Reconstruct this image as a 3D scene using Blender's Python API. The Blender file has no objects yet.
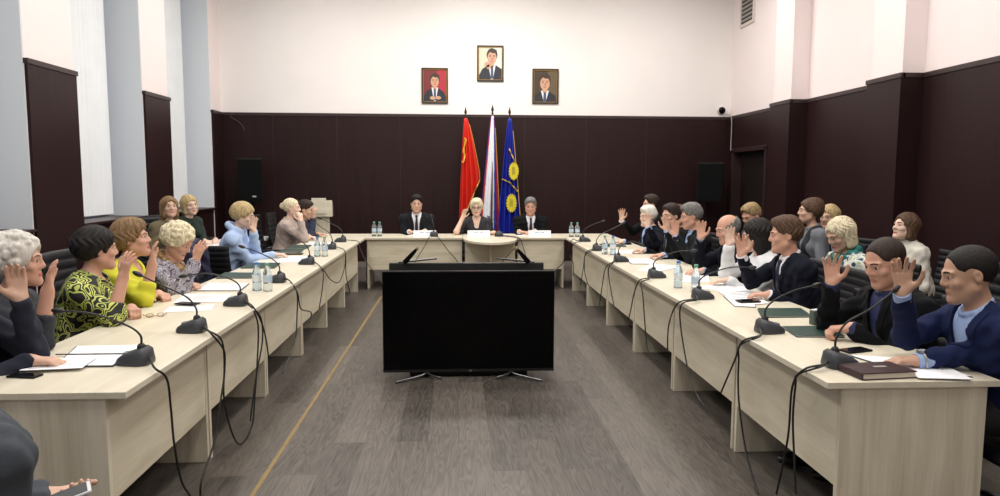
import bpy, bmesh, math, random
import numpy as np
import openvdb
from mathutils import Vector, Matrix
random.seed(7); rng = np.random.default_rng(7)
C = bpy.context.scene.collection
SC = bpy.context.scene

# ------------------------------------------------------------ camera, light, exposure
CAM_F, CAM_PITCH, CAM_YAW, CAM_ROLL, CAM_H = 706.08, 0.0984, 0.0592, 0.0041, 1.607
def cam_axes():
    def ray(a, b):
        c, s = math.cos(CAM_ROLL), math.sin(CAM_ROLL); a, b = a*c+b*s, -a*s+b*c
        x, u = a/CAM_F, -b/CAM_F
        c, s = math.cos(CAM_PITCH), math.sin(CAM_PITCH); y, z = c+u*s, -s+u*c
        c, s = math.cos(CAM_YAW), math.sin(CAM_YAW)
        return Vector((x*c+y*s, -x*s+y*c, z))
    f = ray(0, 0); r = (ray(1, 0)-f).normalized(); u = (f-ray(0, 1)).normalized(); f.normalize()
    return Matrix(((r.x, u.x, -f.x), (r.y, u.y, -f.y), (r.z, u.z, -f.z)))
cam = bpy.data.cameras.new('camera'); cam.sensor_width = 36; cam.lens = CAM_F*36/1000; cam.clip_start = .05
co = bpy.data.objects.new('camera', cam); C.objects.link(co)
co.matrix_world = Matrix.Translation((0, 0, CAM_H)) @ cam_axes().to_4x4()
SC.camera = co
SC.view_settings.view_transform = 'Standard'; SC.view_settings.look = 'None'
SC.view_settings.gamma = 1; SC.view_settings.use_curve_mapping = False
SC.view_settings.exposure = 0.0
W = bpy.data.worlds.new('World'); SC.world = W; W.use_nodes = True
W.node_tree.nodes['Background'].inputs[0].default_value = (.62, .75, 1, 1)
W.node_tree.nodes['Background'].inputs[1].default_value = 0.5
CEIL = 5.3
def ceiling_light(x, y, power, col=(1, .96, .9), size=.9):
    l = bpy.data.lights.new('ceiling_lamp', 'AREA'); l.shape = 'SQUARE'; l.size = size; l.energy = power; l.color = col
    o = bpy.data.objects.new('ceiling_lamp', l); C.objects.link(o); o.location = (x, y, CEIL-.06)
for y in (-.8, 2.0, 4.8, 7.6, 10.6):
    for x in (-2.3, .4, 3.1):
        ceiling_light(x, y, 16 if y < 0 else 58 if y < 10 else (125 if x == .4 else 62))

# ------------------------------------------------------------ materials
def lin(c):
    return tuple((v/255/12.92 if v/255 <= .04045 else ((v/255+.055)/1.055)**2.4) for v in c)
MATS = {}
def N(nt, t, **kw):
    n = nt.nodes.new(t)
    for k, v in kw.items():
        if k in n.inputs: n.inputs[k].default_value = v
        else: setattr(n, k, v)
    return n
def M(name, rgb, rough=.6, metal=0., spec=.5, var=0., vscale=30., bump=0., bscale=200., trans=0., emit=0., sheen=0., vstretch=(1, 1, 1), alpha=1., sss=0.):
    if name in MATS: return MATS[name]
    m = bpy.data.materials.new(name); m.use_nodes = True; nt = m.node_tree; b = nt.nodes['Principled BSDF']
    c = lin(rgb)
    b.inputs['Base Color'].default_value = (*c, 1); b.inputs['Roughness'].default_value = rough
    b.inputs['Metallic'].default_value = metal; b.inputs['Specular IOR Level'].default_value = spec
    if trans: b.inputs['Transmission Weight'].default_value = trans; b.inputs['IOR'].default_value = 1.2
    if alpha < 1: b.inputs['Alpha'].default_value = alpha
    if sheen: b.inputs['Sheen Weight'].default_value = sheen
    if sss:
        b.inputs['Subsurface Weight'].default_value = sss; b.inputs['Subsurface Radius'].default_value = (.012, .005, .003)
    if emit: b.inputs['Emission Color'].default_value = (*c, 1); b.inputs['Emission Strength'].default_value = emit
    tc = None
    if var or bump:
        tc = N(nt, 'ShaderNodeTexCoord'); mp = N(nt, 'ShaderNodeMapping', Scale=vstretch)
        nt.links.new(tc.outputs['Object'], mp.inputs[0])
    if var:
        no = N(nt, 'ShaderNodeTexNoise', Scale=vscale, Detail=4.); nt.links.new(mp.outputs[0], no.inputs['Vector'])
        r = N(nt, 'ShaderNodeValToRGB'); r.color_ramp.elements[0].position = .3; r.color_ramp.elements[1].position = .7
        r.color_ramp.elements[0].color = (*[v*(1-var) for v in c], 1); r.color_ramp.elements[1].color = (*[min(1, v*(1+var)) for v in c], 1)
        nt.links.new(no.outputs['Fac'], r.inputs[0]); nt.links.new(r.outputs[0], b.inputs['Base Color'])
    if bump:
        n2 = N(nt, 'ShaderNodeTexNoise', Scale=bscale, Detail=3.); nt.links.new(mp.outputs[0], n2.inputs['Vector'])
        bp = N(nt, 'ShaderNodeBump', Strength=bump, Distance=.004); nt.links.new(n2.outputs['Fac'], bp.inputs['Height'])
        nt.links.new(bp.outputs[0], b.inputs['Normal'])
    MATS[name] = m
    return m
def pattern(name, stops, scale, distort=0., detail=0., rough=.7, stretch=(1, 1, 1)):
    m = bpy.data.materials.new(name); m.use_nodes = True; nt = m.node_tree; b = nt.nodes['Principled BSDF']
    tc = N(nt, 'ShaderNodeTexCoord'); mp = N(nt, 'ShaderNodeMapping', Scale=stretch)
    no = N(nt, 'ShaderNodeTexNoise', Scale=scale, Detail=detail, Distortion=distort)
    r = N(nt, 'ShaderNodeValToRGB'); r.color_ramp.interpolation = 'CONSTANT'
    e = r.color_ramp.elements
    while len(e) < len(stops): e.new(.5)
    for k, (p, c) in enumerate(stops): e[k].position = p; e[k].color = (*lin(c), 1)
    nt.links.new(tc.outputs['Object'], mp.inputs[0]); nt.links.new(mp.outputs[0], no.inputs['Vector'])
    nt.links.new(no.outputs['Fac'], r.inputs[0]); nt.links.new(r.outputs[0], b.inputs['Base Color'])
    b.inputs['Roughness'].default_value = rough
    MATS[name] = m
    return m
def wood(name, light, dark, grain, rough=.45):
    """pale laminate: long soft streaks along the axis 'grain' (0 x, 1 y, 2 z) of the part"""
    m = bpy.data.materials.new(name); m.use_nodes = True; nt = m.node_tree; b = nt.nodes['Principled BSDF']
    tc = N(nt, 'ShaderNodeTexCoord'); sc = [9, 9, 9]; sc[grain] = .9
    mp = N(nt, 'ShaderNodeMapping', Scale=tuple(sc)); nt.links.new(tc.outputs['Object'], mp.inputs[0])
    no = N(nt, 'ShaderNodeTexNoise', Scale=1.3, Detail=5., Distortion=.6); nt.links.new(mp.outputs[0], no.inputs['Vector'])
    sc2 = [60, 60, 60]; sc2[grain] = 2.5
    mp2 = N(nt, 'ShaderNodeMapping', Scale=tuple(sc2)); nt.links.new(tc.outputs['Object'], mp2.inputs[0])
    n2 = N(nt, 'ShaderNodeTexNoise', Scale=1.5, Detail=3.); nt.links.new(mp2.outputs[0], n2.inputs['Vector'])
    mx = N(nt, 'ShaderNodeMath', operation='MULTIPLY_ADD'); mx.inputs[1].default_value = .3
    nt.links.new(n2.outputs['Fac'], mx.inputs[0]); nt.links.new(no.outputs['Fac'], mx.inputs[2])
    r = N(nt, 'ShaderNodeValToRGB'); r.color_ramp.elements[0].position = .42; r.color_ramp.elements[1].position = .82
    r.color_ramp.elements[0].color = (*lin(dark), 1); r.color_ramp.elements[1].color = (*lin(light), 1)
    nt.links.new(mx.outputs[0], r.inputs[0]); nt.links.new(r.outputs[0], b.inputs['Base Color'])
    b.inputs['Roughness'].default_value = rough
    MATS[name] = m
    return m
def floor_mat():
    m = bpy.data.materials.new('dark oak laminate'); m.use_nodes = True; nt = m.node_tree; b = nt.nodes['Principled BSDF']
    tc = N(nt, 'ShaderNodeTexCoord')
    mp = N(nt, 'ShaderNodeMapping'); mp.inputs['Rotation'].default_value = (0, 0, math.pi/2)
    nt.links.new(tc.outputs['Object'], mp.inputs[0])
    br = N(nt, 'ShaderNodeTexBrick', Scale=1.); br.offset = .37
    br.inputs['Brick Width'].default_value = 1.25; br.inputs['Row Height'].default_value = .19; br.inputs['Mortar Size'].default_value = .0015
    br.inputs['Color1'].default_value = (0, 0, 0, 1); br.inputs['Color2'].default_value = (1, 1, 1, 1); br.inputs['Mortar'].default_value = (.2, .2, .2, 1)
    br.inputs['Bias'].default_value = 0
    nt.links.new(mp.outputs[0], br.inputs['Vector'])
    # grain: contour lines of a stretched noise, shifted per plank
    m2 = N(nt, 'ShaderNodeMapping', Scale=(11, .8, 1)); nt.links.new(tc.outputs['Object'], m2.inputs[0])
    ad = N(nt, 'ShaderNodeVectorMath', operation='MULTIPLY_ADD'); ad.inputs[1].default_value = (7, 13, 5)
    nt.links.new(br.outputs['Color'], ad.inputs[0]); nt.links.new(m2.outputs[0], ad.inputs[2])
    no = N(nt, 'ShaderNodeTexNoise', Scale=1., Detail=2.5, Distortion=.4); nt.links.new(ad.outputs[0], no.inputs['Vector'])
    mu = N(nt, 'ShaderNodeMath', operation='MULTIPLY'); mu.inputs[1].default_value = 110.; nt.links.new(no.outputs['Fac'], mu.inputs[0])
    si = N(nt, 'ShaderNodeMath', operation='SINE'); nt.links.new(mu.outputs[0], si.inputs[0])
    m3 = N(nt, 'ShaderNodeMapping', Scale=(40, 5, 1)); nt.links.new(tc.outputs['Object'], m3.inputs[0])
    n3 = N(nt, 'ShaderNodeTexNoise', Scale=1., Detail=4.); nt.links.new(m3.outputs[0], n3.inputs['Vector'])
    a1 = N(nt, 'ShaderNodeMath', operation='MULTIPLY_ADD'); a1.inputs[1].default_value = .14; a1.inputs[2].default_value = .1
    nt.links.new(si.outputs[0], a1.inputs[0])
    a2 = N(nt, 'ShaderNodeMath', operation='MULTIPLY_ADD'); a2.inputs[1].default_value = .5; nt.links.new(n3.outputs['Fac'], a2.inputs[0]); nt.links.new(a1.outputs[0], a2.inputs[2])
    a3 = N(nt, 'ShaderNodeMath', operation='MULTIPLY_ADD'); a3.inputs[1].default_value = .36; nt.links.new(br.outputs['Color'], a3.inputs[0]); nt.links.new(a2.outputs[0], a3.inputs[2])
    r = N(nt, 'ShaderNodeValToRGB'); e = r.color_ramp.elements
    e[0].position = .12; e[0].color = (*lin((48, 44, 41)), 1); e[1].position = .98; e[1].color = (*lin((112, 105, 98)), 1)
    nt.links.new(a3.outputs[0], r.inputs[0]); nt.links.new(r.outputs[0], b.inputs['Base Color'])
    b.inputs['Roughness'].default_value = .42; b.inputs['Specular IOR Level'].default_value = .4
    return m
def panel_mat(name='dark wenge panel'):
    m = bpy.data.materials.new(name); m.use_nodes = True; nt = m.node_tree; b = nt.nodes['Principled BSDF']
    tc = N(nt, 'ShaderNodeTexCoord'); mp = N(nt, 'ShaderNodeMapping', Scale=(14, 14, .7)); nt.links.new(tc.outputs['Object'], mp.inputs[0])
    no = N(nt, 'ShaderNodeTexNoise', Scale=2., Detail=4.); nt.links.new(mp.outputs[0], no.inputs['Vector'])
    r = N(nt, 'ShaderNodeValToRGB'); e = r.color_ramp.elements
    e[0].position = .3; e[0].color = (*lin((36, 20, 21)), 1); e[1].position = .75; e[1].color = (*lin((44, 26, 27)), 1)
    nt.links.new(no.outputs['Fac'], r.inputs[0]); nt.links.new(r.outputs[0], b.inputs['Base Color'])
    b.inputs['Roughness'].default_value = .42; b.inputs['Specular IOR Level'].default_value = .22
    MATS[name] = m
    return m

# ------------------------------------------------------------ object helpers
def link(o, parent=None):
    C.objects.link(o)
    if parent: o.parent = parent
    return o
def tag(o, label=None, cat=None, group=None, kind=None):
    if label: o['label'] = label
    if cat: o['category'] = cat
    if group: o['group'] = group
    if kind: o['kind'] = kind
    return o
def thing(name, label, cat, loc=(0, 0, 0), rz=0., group=None):
    o = bpy.data.objects.new(name, None); link(o); o.location = loc; o.rotation_euler = (0, 0, rz); o.empty_display_size = .05
    return tag(o, label, cat, group)
class MB:
    def __init__(s): s.v = []; s.f = []; s.m = []
    def add(s, vs, fs, mi=0):
        o = len(s.v); s.v += [tuple(v) for v in vs]; s.f += [tuple(i+o for i in f) for f in fs]; s.m += [mi]*len(fs); return s
    def box(s, x0, x1, y0, y1, z0, z1, mi=0, R=None, c=(0, 0, 0)):
        vs = [Vector((x, y, z)) for z in (z0, z1) for x, y in ((x0, y0), (x1, y0), (x1, y1), (x0, y1))]
        if R is not None: vs = [R @ v + Vector(c) for v in vs]
        return s.add(vs, [(3, 2, 1, 0), (4, 5, 6, 7), (0, 1, 5, 4), (1, 2, 6, 5), (2, 3, 7, 6), (3, 0, 4, 7)], mi)
    def prism(s, pts, z0, z1, mi=0, fn=None):
        n = len(pts); vs = [(x, y, z0) for x, y in pts]+[(x, y, z1) for x, y in pts]
        if fn: vs = [fn(*v) for v in vs]
        return s.add(vs, [tuple(range(n-1, -1, -1)), tuple(range(n, 2*n))]+[(i, (i+1) % n, n+(i+1) % n, n+i) for i in range(n)], mi)
    def lathe(s, prof, n=20, c=(0, 0, 0), mi=0, R=None):
        vs = []
        for r, z in prof:
            for k in range(n):
                a = 2*math.pi*k/n; p = Vector((r*math.cos(a), r*math.sin(a), z))
                if R is not None: p = R @ p
                vs.append(p+Vector(c))
        fs = [(j*n+k, j*n+(k+1) % n, (j+1)*n+(k+1) % n, (j+1)*n+k) for j in range(len(prof)-1) for k in range(n)]
        fs += [tuple(range(n-1, -1, -1)), tuple((len(prof)-1)*n+k for k in range(n))]
        return s.add(vs, fs, mi)
    def tube(s, pts, r, n=8, mi=0, smooth=6):
        P = spline(pts, smooth) if smooth else [Vector(p) for p in pts]
        rr = r if callable(r) else (lambda t: r)
        vs = []; up = Vector((0, 0, 1)); prev = None
        for i, p in enumerate(P):
            t = (P[min(i+1, len(P)-1)]-P[max(i-1, 0)]).normalized()
            a = prev if prev is not None else (up if abs(t.z) < .9 else Vector((1, 0, 0)))
            a = (a-t*a.dot(t)).normalized(); prev = a; b = t.cross(a)
            ra = rr(i/(len(P)-1))
            for k in range(n):
                q = 2*math.pi*k/n; vs.append(p+a*ra*math.cos(q)+b*ra*math.sin(q))
        m = len(P)
        fs = [(j*n+k, j*n+(k+1) % n, (j+1)*n+(k+1) % n, (j+1)*n+k) for j in range(m-1) for k in range(n)]
        fs += [tuple(range(n-1, -1, -1)), tuple((m-1)*n+k for k in range(n))]
        return s.add(vs, fs, mi)
    def ball(s, c, r, R=None, n=14, m=9, mi=0):
        r = (r, r, r) if not hasattr(r, '__len__') else r
        vs = []
        for j in range(m+1):
            t = math.pi*j/m
            for k in range(n):
                a = 2*math.pi*k/n; p = Vector((r[0]*math.sin(t)*math.cos(a), r[1]*math.sin(t)*math.sin(a), r[2]*math.cos(t)))
                if R is not None: p = R @ p
                vs.append(p+Vector(c))
        return s.add(vs, [((j+1)*n+k, (j+1)*n+(k+1) % n, j*n+(k+1) % n, j*n+k) for j in range(m) for k in range(n)], mi)
    def build(s, name, mats, parent=None, smooth=False, bevel=0., loc=None, sharp=40):
        me = bpy.data.meshes.new(name); me.from_pydata(s.v, [], s.f)
        for m in (mats if isinstance(mats, (list, tuple)) else [mats]): me.materials.append(m)
        me.polygons.foreach_set('material_index', s.m)
        if smooth:
            me.polygons.foreach_set('use_smooth', [True]*len(s.f)); me.set_sharp_from_angle(angle=math.radians(sharp))
        me.update(); o = bpy.data.objects.new(name, me); link(o, parent)
        if loc: o.location = loc
        if bevel:
            b = o.modifiers.new('edge', 'BEVEL'); b.width = bevel; b.segments = 2; b.limit_method = 'ANGLE'
        return o
def spline(pts, sub=6):
    P = [Vector(p) for p in pts]; out = []
    for i in range(len(P)-1):
        a, b, c, d = P[max(i-1, 0)], P[i], P[i+1], P[min(i+2, len(P)-1)]
        for k in range(sub):
            t = k/sub
            out.append(.5*((2*b)+(c-a)*t+(2*a-5*b+4*c-d)*t*t+(3*b-a-3*c+d)*t**3))
    out.append(P[-1]); return out
def copy_tree(o, parent=None):
    c = o.copy(); C.objects.link(c)
    if parent: c.parent = parent
    for ch in list(o.children): copy_tree(ch, c)
    return c
def RZ(a): return Matrix.Rotation(a, 3, 'Z')
# ------------------------------------------------------------ the room
XL, XR, YB, YF, ZW = -4.18, 4.99, 12.9, -2.5, 2.745
wall_white = M('white wall paint', (242, 237, 235), .8, var=.015, vscale=1.5)
wall_pink = M('pale pink wall paint', (242, 230, 229), .8, var=.015, vscale=1.5)
reveal_mat = M('daylight tinted reveal', (226, 231, 236), .7)  # bluish cast of daylight on the reveals is put into their colour
ceil_mat = M('white ceiling paint', (238, 236, 232), .9)
panel = panel_mat(); trimm = M('dark wenge trim', (50, 34, 34), .4)
def struct(name, mb, mats, **k): return tag(mb.build(name, mats, **k), kind='structure')
struct('floor', MB().box(XL-.6, XR+.1, YF, YB+.1, -.1, 0), floor_mat())
struct('ceiling', MB().box(XL-.7, XR+.1, YF, YB+.1, CEIL, CEIL+.1), ceil_mat)
struct('wall_back', MB().box(XL-.6, XR+.1, YB, YB+.2, 0, CEIL), wall_white)
struct('wall_front', MB().box(XL-.6, XR+.1, YF-.2, YF, 0, CEIL), wall_white)
# right wall with pillars and a door opening near the back
RP = [(2.35, 2.92), (4.89, 5.46), (7.43, 8.0), (9.97, 10.54)]
b = MB(); b.box(XR, XR+.2, YF, 11.25, 0, CEIL); b.box(XR, XR+.2, 11.25, 12.58, 2.09, CEIL); b.box(XR, XR+.2, 12.58, YB, 0, CEIL)
for a, c in RP: b.box(XR-.25, XR, a, c, 0, CEIL)
struct('wall_right', b, wall_pink)
# left wall: piers, sill wall and lintel around deep window recesses
LP = [(YF, -2.3), (-.6, .3), (2.0, 2.9), (4.6, 5.5), (7.21, 8.10), (9.79, 10.61), (12.4, YB)]
b = MB()
for a, c in LP: b.box(XL-.6, XL, a, c, 0, CEIL)
struct('wall_left', b, wall_pink)
b = MB(); r2 = MB(); glassm = M('window glass', (200, 215, 225), .05, trans=.9); framem = M('white window frame', (225, 228, 230), .4)
for i in range(6):
    a, c = LP[i][1], LP[i+1][0]
    b.box(XL-.6, XL-.012, a, c, 0, 1.06); b.box(XL-.6, XL-.02, a, c, 4.95, CEIL)
    r2.box(XL-.58, XL-.004, a, a+.012, 1.09, 4.95); r2.box(XL-.58, XL-.004, c-.012, c, 1.09, 4.95); r2.box(XL-.58, XL-.004, a+.012, c-.012, 4.93, 4.95)
struct('wall_left_under_windows', b, panel)
struct('trim_1', r2, reveal_mat)
for i in range(2, 6):
    a, c = LP[i][1], LP[i+1][0]
    w = MB(); zz = [1.1, 3.3, 4.93]; yy = [a+.013, (a+c)/2, c-.013]
    for y in yy: w.box(XL-.57, XL-.50, y-.035 if y == yy[1] else (y if y == yy[0] else y-.07), y+.035 if y == yy[1] else (y+.07 if y == yy[0] else y), 1.1, 4.93)
    for z in zz: w.box(XL-.569, XL-.501, a+.013, c-.013, max(1.1, z-.035), min(4.93, z+.035))
    wo = struct('window_%d' % (i-1), w, framem)
    MB().box(XL-.54, XL-.53, a+.02, c-.02, 1.12, 4.92).build('pane', glassm, wo)
    struct('trim_%d' % i, MB().box(XL-.6, XL+.03, a+.001, c-.001, 1.06, 1.09), trimm, bevel=.005)
# wainscot of dark panels: back, right with pillars, left piers
PH = ZW-.05
def wains(name, segs):
    b = MB()
    for s in segs: b.box(*s[:4], 0, PH)
    for x0, x1, y0, y1 in segs: b.box(x0-.012, x1+.012, y0-.012, y1+.012, PH, ZW, 1)
    struct(name, b, [panel, trimm])
wains('wall_back_panelling', [(XL+.03, XR-.03, YB-.03, YB-.001)])
for k in range(8):
    x = XL+.9+k*1.12
    struct('trim_%d' % (20+k), MB().box(x-.003, x+.003, YB-.034, YB-.028, 0, PH), trimm)
segs = []; y = YF
for a, c in RP:
    segs += [(XR-.03, XR-.001, y, a), (XR-.28, XR-.25, a-.03, c+.03), (XR-.25, XR-.001, a-.03, a), (XR-.25, XR-.001, c, c+.03)]; y = c
segs.append((XR-.03, XR-.001, y, 11.2))
wains('wall_right_panelling', segs)
b = MB(); b.box(XR-.03, XR-.001, 11.2, 12.63, 2.14, PH); b.box(XR-.03, XR-.001, 12.6, YB-.03, 0, PH); b.box(XR-.042, XR-.001, 11.2, YB-.03, PH, ZW, 1)
struct('wall_right_panelling_door', b, [panel, trimm])
b = MB(); b.box(XR-.05, XR+.2, 11.18, 11.256, 0, 2.14); b.box(XR-.05, XR+.2, 12.572, 12.65, 0, 2.14); b.box(XR-.05, XR+.2, 11.18, 12.65, 2.084, 2.16)
struct('trim_30', b, trimm, bevel=.006)
d = struct('door_1', MB().box(XR+.12, XR+.165, 11.258, 12.57, 0, 2.085), M('very dark door', (26, 17, 17), .5))
h = MB(); h.lathe([(.012, 0), (.012, .04), (.03, .045), (.034, .06), (.02, .075)], 14, (XR+.115, 11.36, 1.02), R=Matrix.Rotation(-math.pi/2, 3, 'Y')); h.build('door_handle', M('brushed steel', (170, 170, 168), .3, 1), d, smooth=True)
wains('wall_left_panelling', [(XL+.001, XL+.03, a+.002, c-.002) for a, c in LP[:-1]])
wains('wall_left_panelling_corner', [(XL+.001, XL+.03, LP[-1][0]+.002, YB-.03)])
b = MB()
for x0, x1, y0, y1 in [(XL+.03, XR-.03, YB-.045, YB-.03)]: b.box(x0, x1, y0, y1, 0, .09)
struct('baseboard_back', b, M('grey baseboard', (120, 110, 105), .5))
struct('baseboard_left', MB().box(XL+.03, XL+.045, YF, YB-.05, 0, .09), trimm)
struct('baseboard_right', MB().box(XR-.045, XR-.03, 3, 7.3, 0, .09), trimm)
# ochre tape line on the floor
tag(MB().box(-1.058, -1.034, .6, 9.6, .0005, .002).build('floor_tape', M('ochre tape', (132, 110, 66), .6, var=.12, vscale=14)), 'long ochre yellow tape line stuck along the dark wood floor', 'tape')

# vertical blinds
blind_m = M('pale blind fabric', (236, 240, 244), .75, var=.03, vscale=3); rail_m = M('white rail', (225, 228, 232), .4)
wind = {2: 'nearest the camera', 3: 'between the first two dark panelled piers', 4: 'in the window closest to the back wall', 5: ''}
def blind(i, label, y0, y1, step, ang, x):
    t = thing('vertical_blind', label, 'blind', (x, (y0+y1)/2, 1.12), group='vertical window blinds')
    s = MB(); y = y0+.05; k = 0
    while y < y1-.03:
        a = ang+.06*math.sin(k*1.7); R = RZ(a); n = 5; w = .06
        pts = [(R @ Vector((.008*math.cos(math.pi*q/n-math.pi/2)-.004, -w+2*w*q/n, 0))) for q in range(n+1)]
        P = [(p.x, p.y+y-(y0+y1)/2) for p in pts]; P2 = [(p.x+.0012, p.y+y-(y0+y1)/2) for p in reversed(pts)]
        s.prism(P+P2, 0.0, 3.74); y += step; k += 1
    s.build('slats', blind_m, t, smooth=True)
    MB().box(-.025, .025, -(y1-y0)/2, (y1-y0)/2, 3.74, 3.79).build('head_rail', rail_m, t, bevel=.004)
    MB().tube([(.0, -(y1-y0)/2+.05, .02), (.0, (y1-y0)/2-.05, .02)], .003, 5, smooth=0).build('bottom_chain', rail_m, t)
blind(4, 'pale vertical blind with slats apart in the window between the first two dark piers', 8.14, 9.70, .093, math.radians(-24), XL-.40)
blind(5, 'pale vertical blind in the farthest window, behind the two women at the back left', 10.65, 12.3, .093, math.radians(-24), XL-.40)
blind(3, 'pale vertical blind in the window at the left edge of the photo', 5.6, 7.1, .093, math.radians(-24), XL-.40)

# ------------------------------------------------------------ conference desks
top_m = wood('pale ash desk top', (222, 215, 196), (208, 199, 178), 0, .35)
mod_m = wood('pale ash front panel', (222, 214, 192), (198, 187, 162), 0)
leg_m = wood('pale ash end panel', (222, 214, 194), (192, 181, 158), 2)
edge_m = M('desk edge band', (176, 163, 138), .5)
def desk(label, origin, rz, L, depth, pan, pan2=None, ends=(1, 1), end_top=True, group='conference desks', front_gap=.28):
    t = thing('conference_desk', label, 'desk', (*origin, 0), rz, group)
    b = MB(); b.box(.001, L-.001, 0, depth, .722, .75)
    b.build('desktop', [top_m], t, bevel=.002)
    MB().box(.03, L-.03, pan+.002, pan+.022, front_gap, .7215).build('front_panel', mod_m, t)
    if ends[0]: MB().box(.012, .04, pan, depth-.05, 0.002, .7212).build('end_panel', leg_m, t, bevel=.001)
    if ends[1]: MB().box(L-.04, L-.012, pan, depth-.05, 0.002, .7212).build('end_panel', leg_m, t, bevel=.001)
    return t
YD = [2.835, 3.985, 5.185, 6.385, 7.585, 8.785, 9.98]
ordn = ['nearest the camera', 'second from the camera', 'third from the camera', 'fourth from the camera', 'fifth from the camera', 'at the far end by the head table']
for i in range(6):
    desk('pale ash desk of the left row, %s' % ordn[i], (-1.33, YD[i]), math.pi/2, YD[i+1]-YD[i], .745, .085, ends=(1, 1))
    desk('pale ash desk of the right row, %s' % ordn[i], (1.562, YD[i+1]), -math.pi/2, YD[i+1]-YD[i], .77, .07, ends=(1, 1))
desk('pale ash head table in front of the man with the black tie and black hair', (-1.33, 10.2), 0, 1.394, .74, .05)
desk('pale ash head table section where the white-haired woman sits', (.066, 10.2), 0, .786, .74, .05, ends=(0, 0))
desk('pale ash head table in front of the grey-haired man by the blue flag', (.854, 10.2), 0, .706, .74, .05)
for x0, lab in ((-2.08, 'left'), (1.562, 'right')):
    x1 = -1.332 if x0 < 0 else 2.332
    t = thing('corner_desk', 'square pale ash corner desk joining the %s row to the head table' % lab, 'desk', (x0, 9.982, 0), 0, 'corner desks')
    MB().box(0, x1-x0, 0, .958, .722, .75).build('desktop', top_m, t, bevel=.002)
    for p in ((.05, .85), (x1-x0-.08, .85)): MB().box(p[0], p[0]+.03, p[1], p[1]+.03, .002, .722).build('leg', leg_m, t)
t = thing('half_round_table', 'pale half-round table end jutting out from the head table', 'table', (.459, 10.195, 0))
pts = [(-.39, 0)]+[(-.39*math.cos(a), -.78*math.sin(a)) for a in [math.pi*k/32 for k in range(1, 32)]]+[(.39, 0)]
MB().prism(pts[::-1], .715, .748).build('tabletop', top_m, t, bevel=.003)
MB().box(-.36, -.012, -.06, -.04, .02, .715).build('support_panel', mod_m, t)
MB().box(.012, .36, -.06, -.04, .02, .715).build('support_panel', mod_m, t)
MB().box(-.011, .011, -.42, -.03, .002, .715).build('leg', leg_m, t)

# ------------------------------------------------------------ televisions
blk = M('black plastic', (7, 7, 8), .55, spec=.2); scr = M('dark glossy screen', (3, 3, 4), .18, spec=.12); chrome = M('brushed dark chrome', (92, 92, 94), .3, 1)
t = thing('television', 'large black flat television standing low on the floor facing the camera', 'television', (.085, 5.6, 0))
MB().box(-.69, .69, 0, .035, .048, .865).build('bezel', blk, t, bevel=.004)
MB().box(-.682, .682, -.002, .001, .075, .858).build('screen', scr, t)
MB().box(-.69, .69, -.003, .034, .048, .066).build('bottom_strip', M('dark grey strip', (40, 40, 42), .35, .5), t)
MB().box(-.69, .69, .002, .033, .866, .869).build('top_edge', chrome, t)
MB().box(-.48, .48, .036, .095, .004, .62).build('rear_housing', blk, t, bevel=.01)
def logo(txt, loc, size, mat, parent, rot=(math.pi/2, 0, 0), name='logo'):
    cu = bpy.data.curves.new('txt', 'FONT'); cu.body = txt; cu.size = size; cu.align_x = 'CENTER'; cu.extrude = .0006
    o = bpy.data.objects.new('txt', cu); C.objects.link(o); bpy.context.view_layer.update()
    me = bpy.data.meshes.new_from_object(o.evaluated_get(bpy.context.evaluated_depsgraph_get())); bpy.data.objects.remove(o)
    me.materials.clear(); me.materials.append(mat); o = bpy.data.objects.new(name, me); link(o, parent); o.location = loc; o.rotation_euler = rot
    return o
lg = logo('LG', (.012, -.0035, .051), .017, M('silver print', (190, 190, 192), .4), t)
for sx in (-1, 1):
    b = MB(); a = Vector((sx*.36, .03, .05))
    b.tube([a, (sx*.37, -.02, .03), (sx*.58, -.16, .012)], lambda q: .011-.003*q, 8); b.tube([a, (sx*.34, .09, .03), (sx*.40, .24, .012)], .010, 8); b.tube([a, (sx*.30, -.04, .03), (sx*.22, -.07, .014)], .010, 8)
    b.build('stand_foot', chrome, t, smooth=True)
t = thing('television', 'second black television seen from behind, its stand feet up, behind the large screen', 'television', (.075, 6.28, 0))
MB().box(-.69, .69, -.02, .02, .05, .855).build('bezel', M('dark back shell', (26, 28, 30), .5), t, bevel=.006)
MB().box(-.5, .5, -.07, -.0201, .1, .6).build('rear_housing', blk, t, bevel=.012)
MB().box(-.68, .68, .0201, .022, .08, .84).build('screen', scr, t)
for sx in (-1, 1): MB().box(sx*.42-.05, sx*.42+.05, -.14, .14, .002, .05).build('floor_block', blk, t, bevel=.01)
for sx in (-1, 1):
    R = RZ(0)
    b = MB(); p0 = Vector((sx*.55, -.05, .862)); p1 = Vector((sx*.43, -.20, 1.0))
    d = (p1-p0).normalized(); n = Vector((0, 1, 0)); n = (n-d*n.dot(d)).normalized(); w = d.cross(n)
    vs = []
    for p, hw in ((p0, .022), (p0.lerp(p1, .6), .018), (p1, .010)):
        for a, c in ((-1, -1), (1, -1), (1, 1), (-1, 1)): vs.append(p+w*a*hw+n*c*.012)
    fs = [(j*4+k, j*4+(k+1) % 4, j*4+4+(k+1) % 4, j*4+4+k) for j in range(2) for k in range(4)]+[(3, 2, 1, 0), (8, 9, 10, 11)]
    b.add(vs, fs); f = b.build('stand_foot', blk, t)
    MB().ball(p1+d*.004, (.013, .013, .018)).build('rubber_pad', M('tan rubber', (150, 128, 100), .7), f, smooth=True)
    MB().tube([(sx*.60, -.08, .868), (sx*.27, .06, .885)], .009, 6, smooth=0).build('foot_bar', chrome, f)

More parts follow.
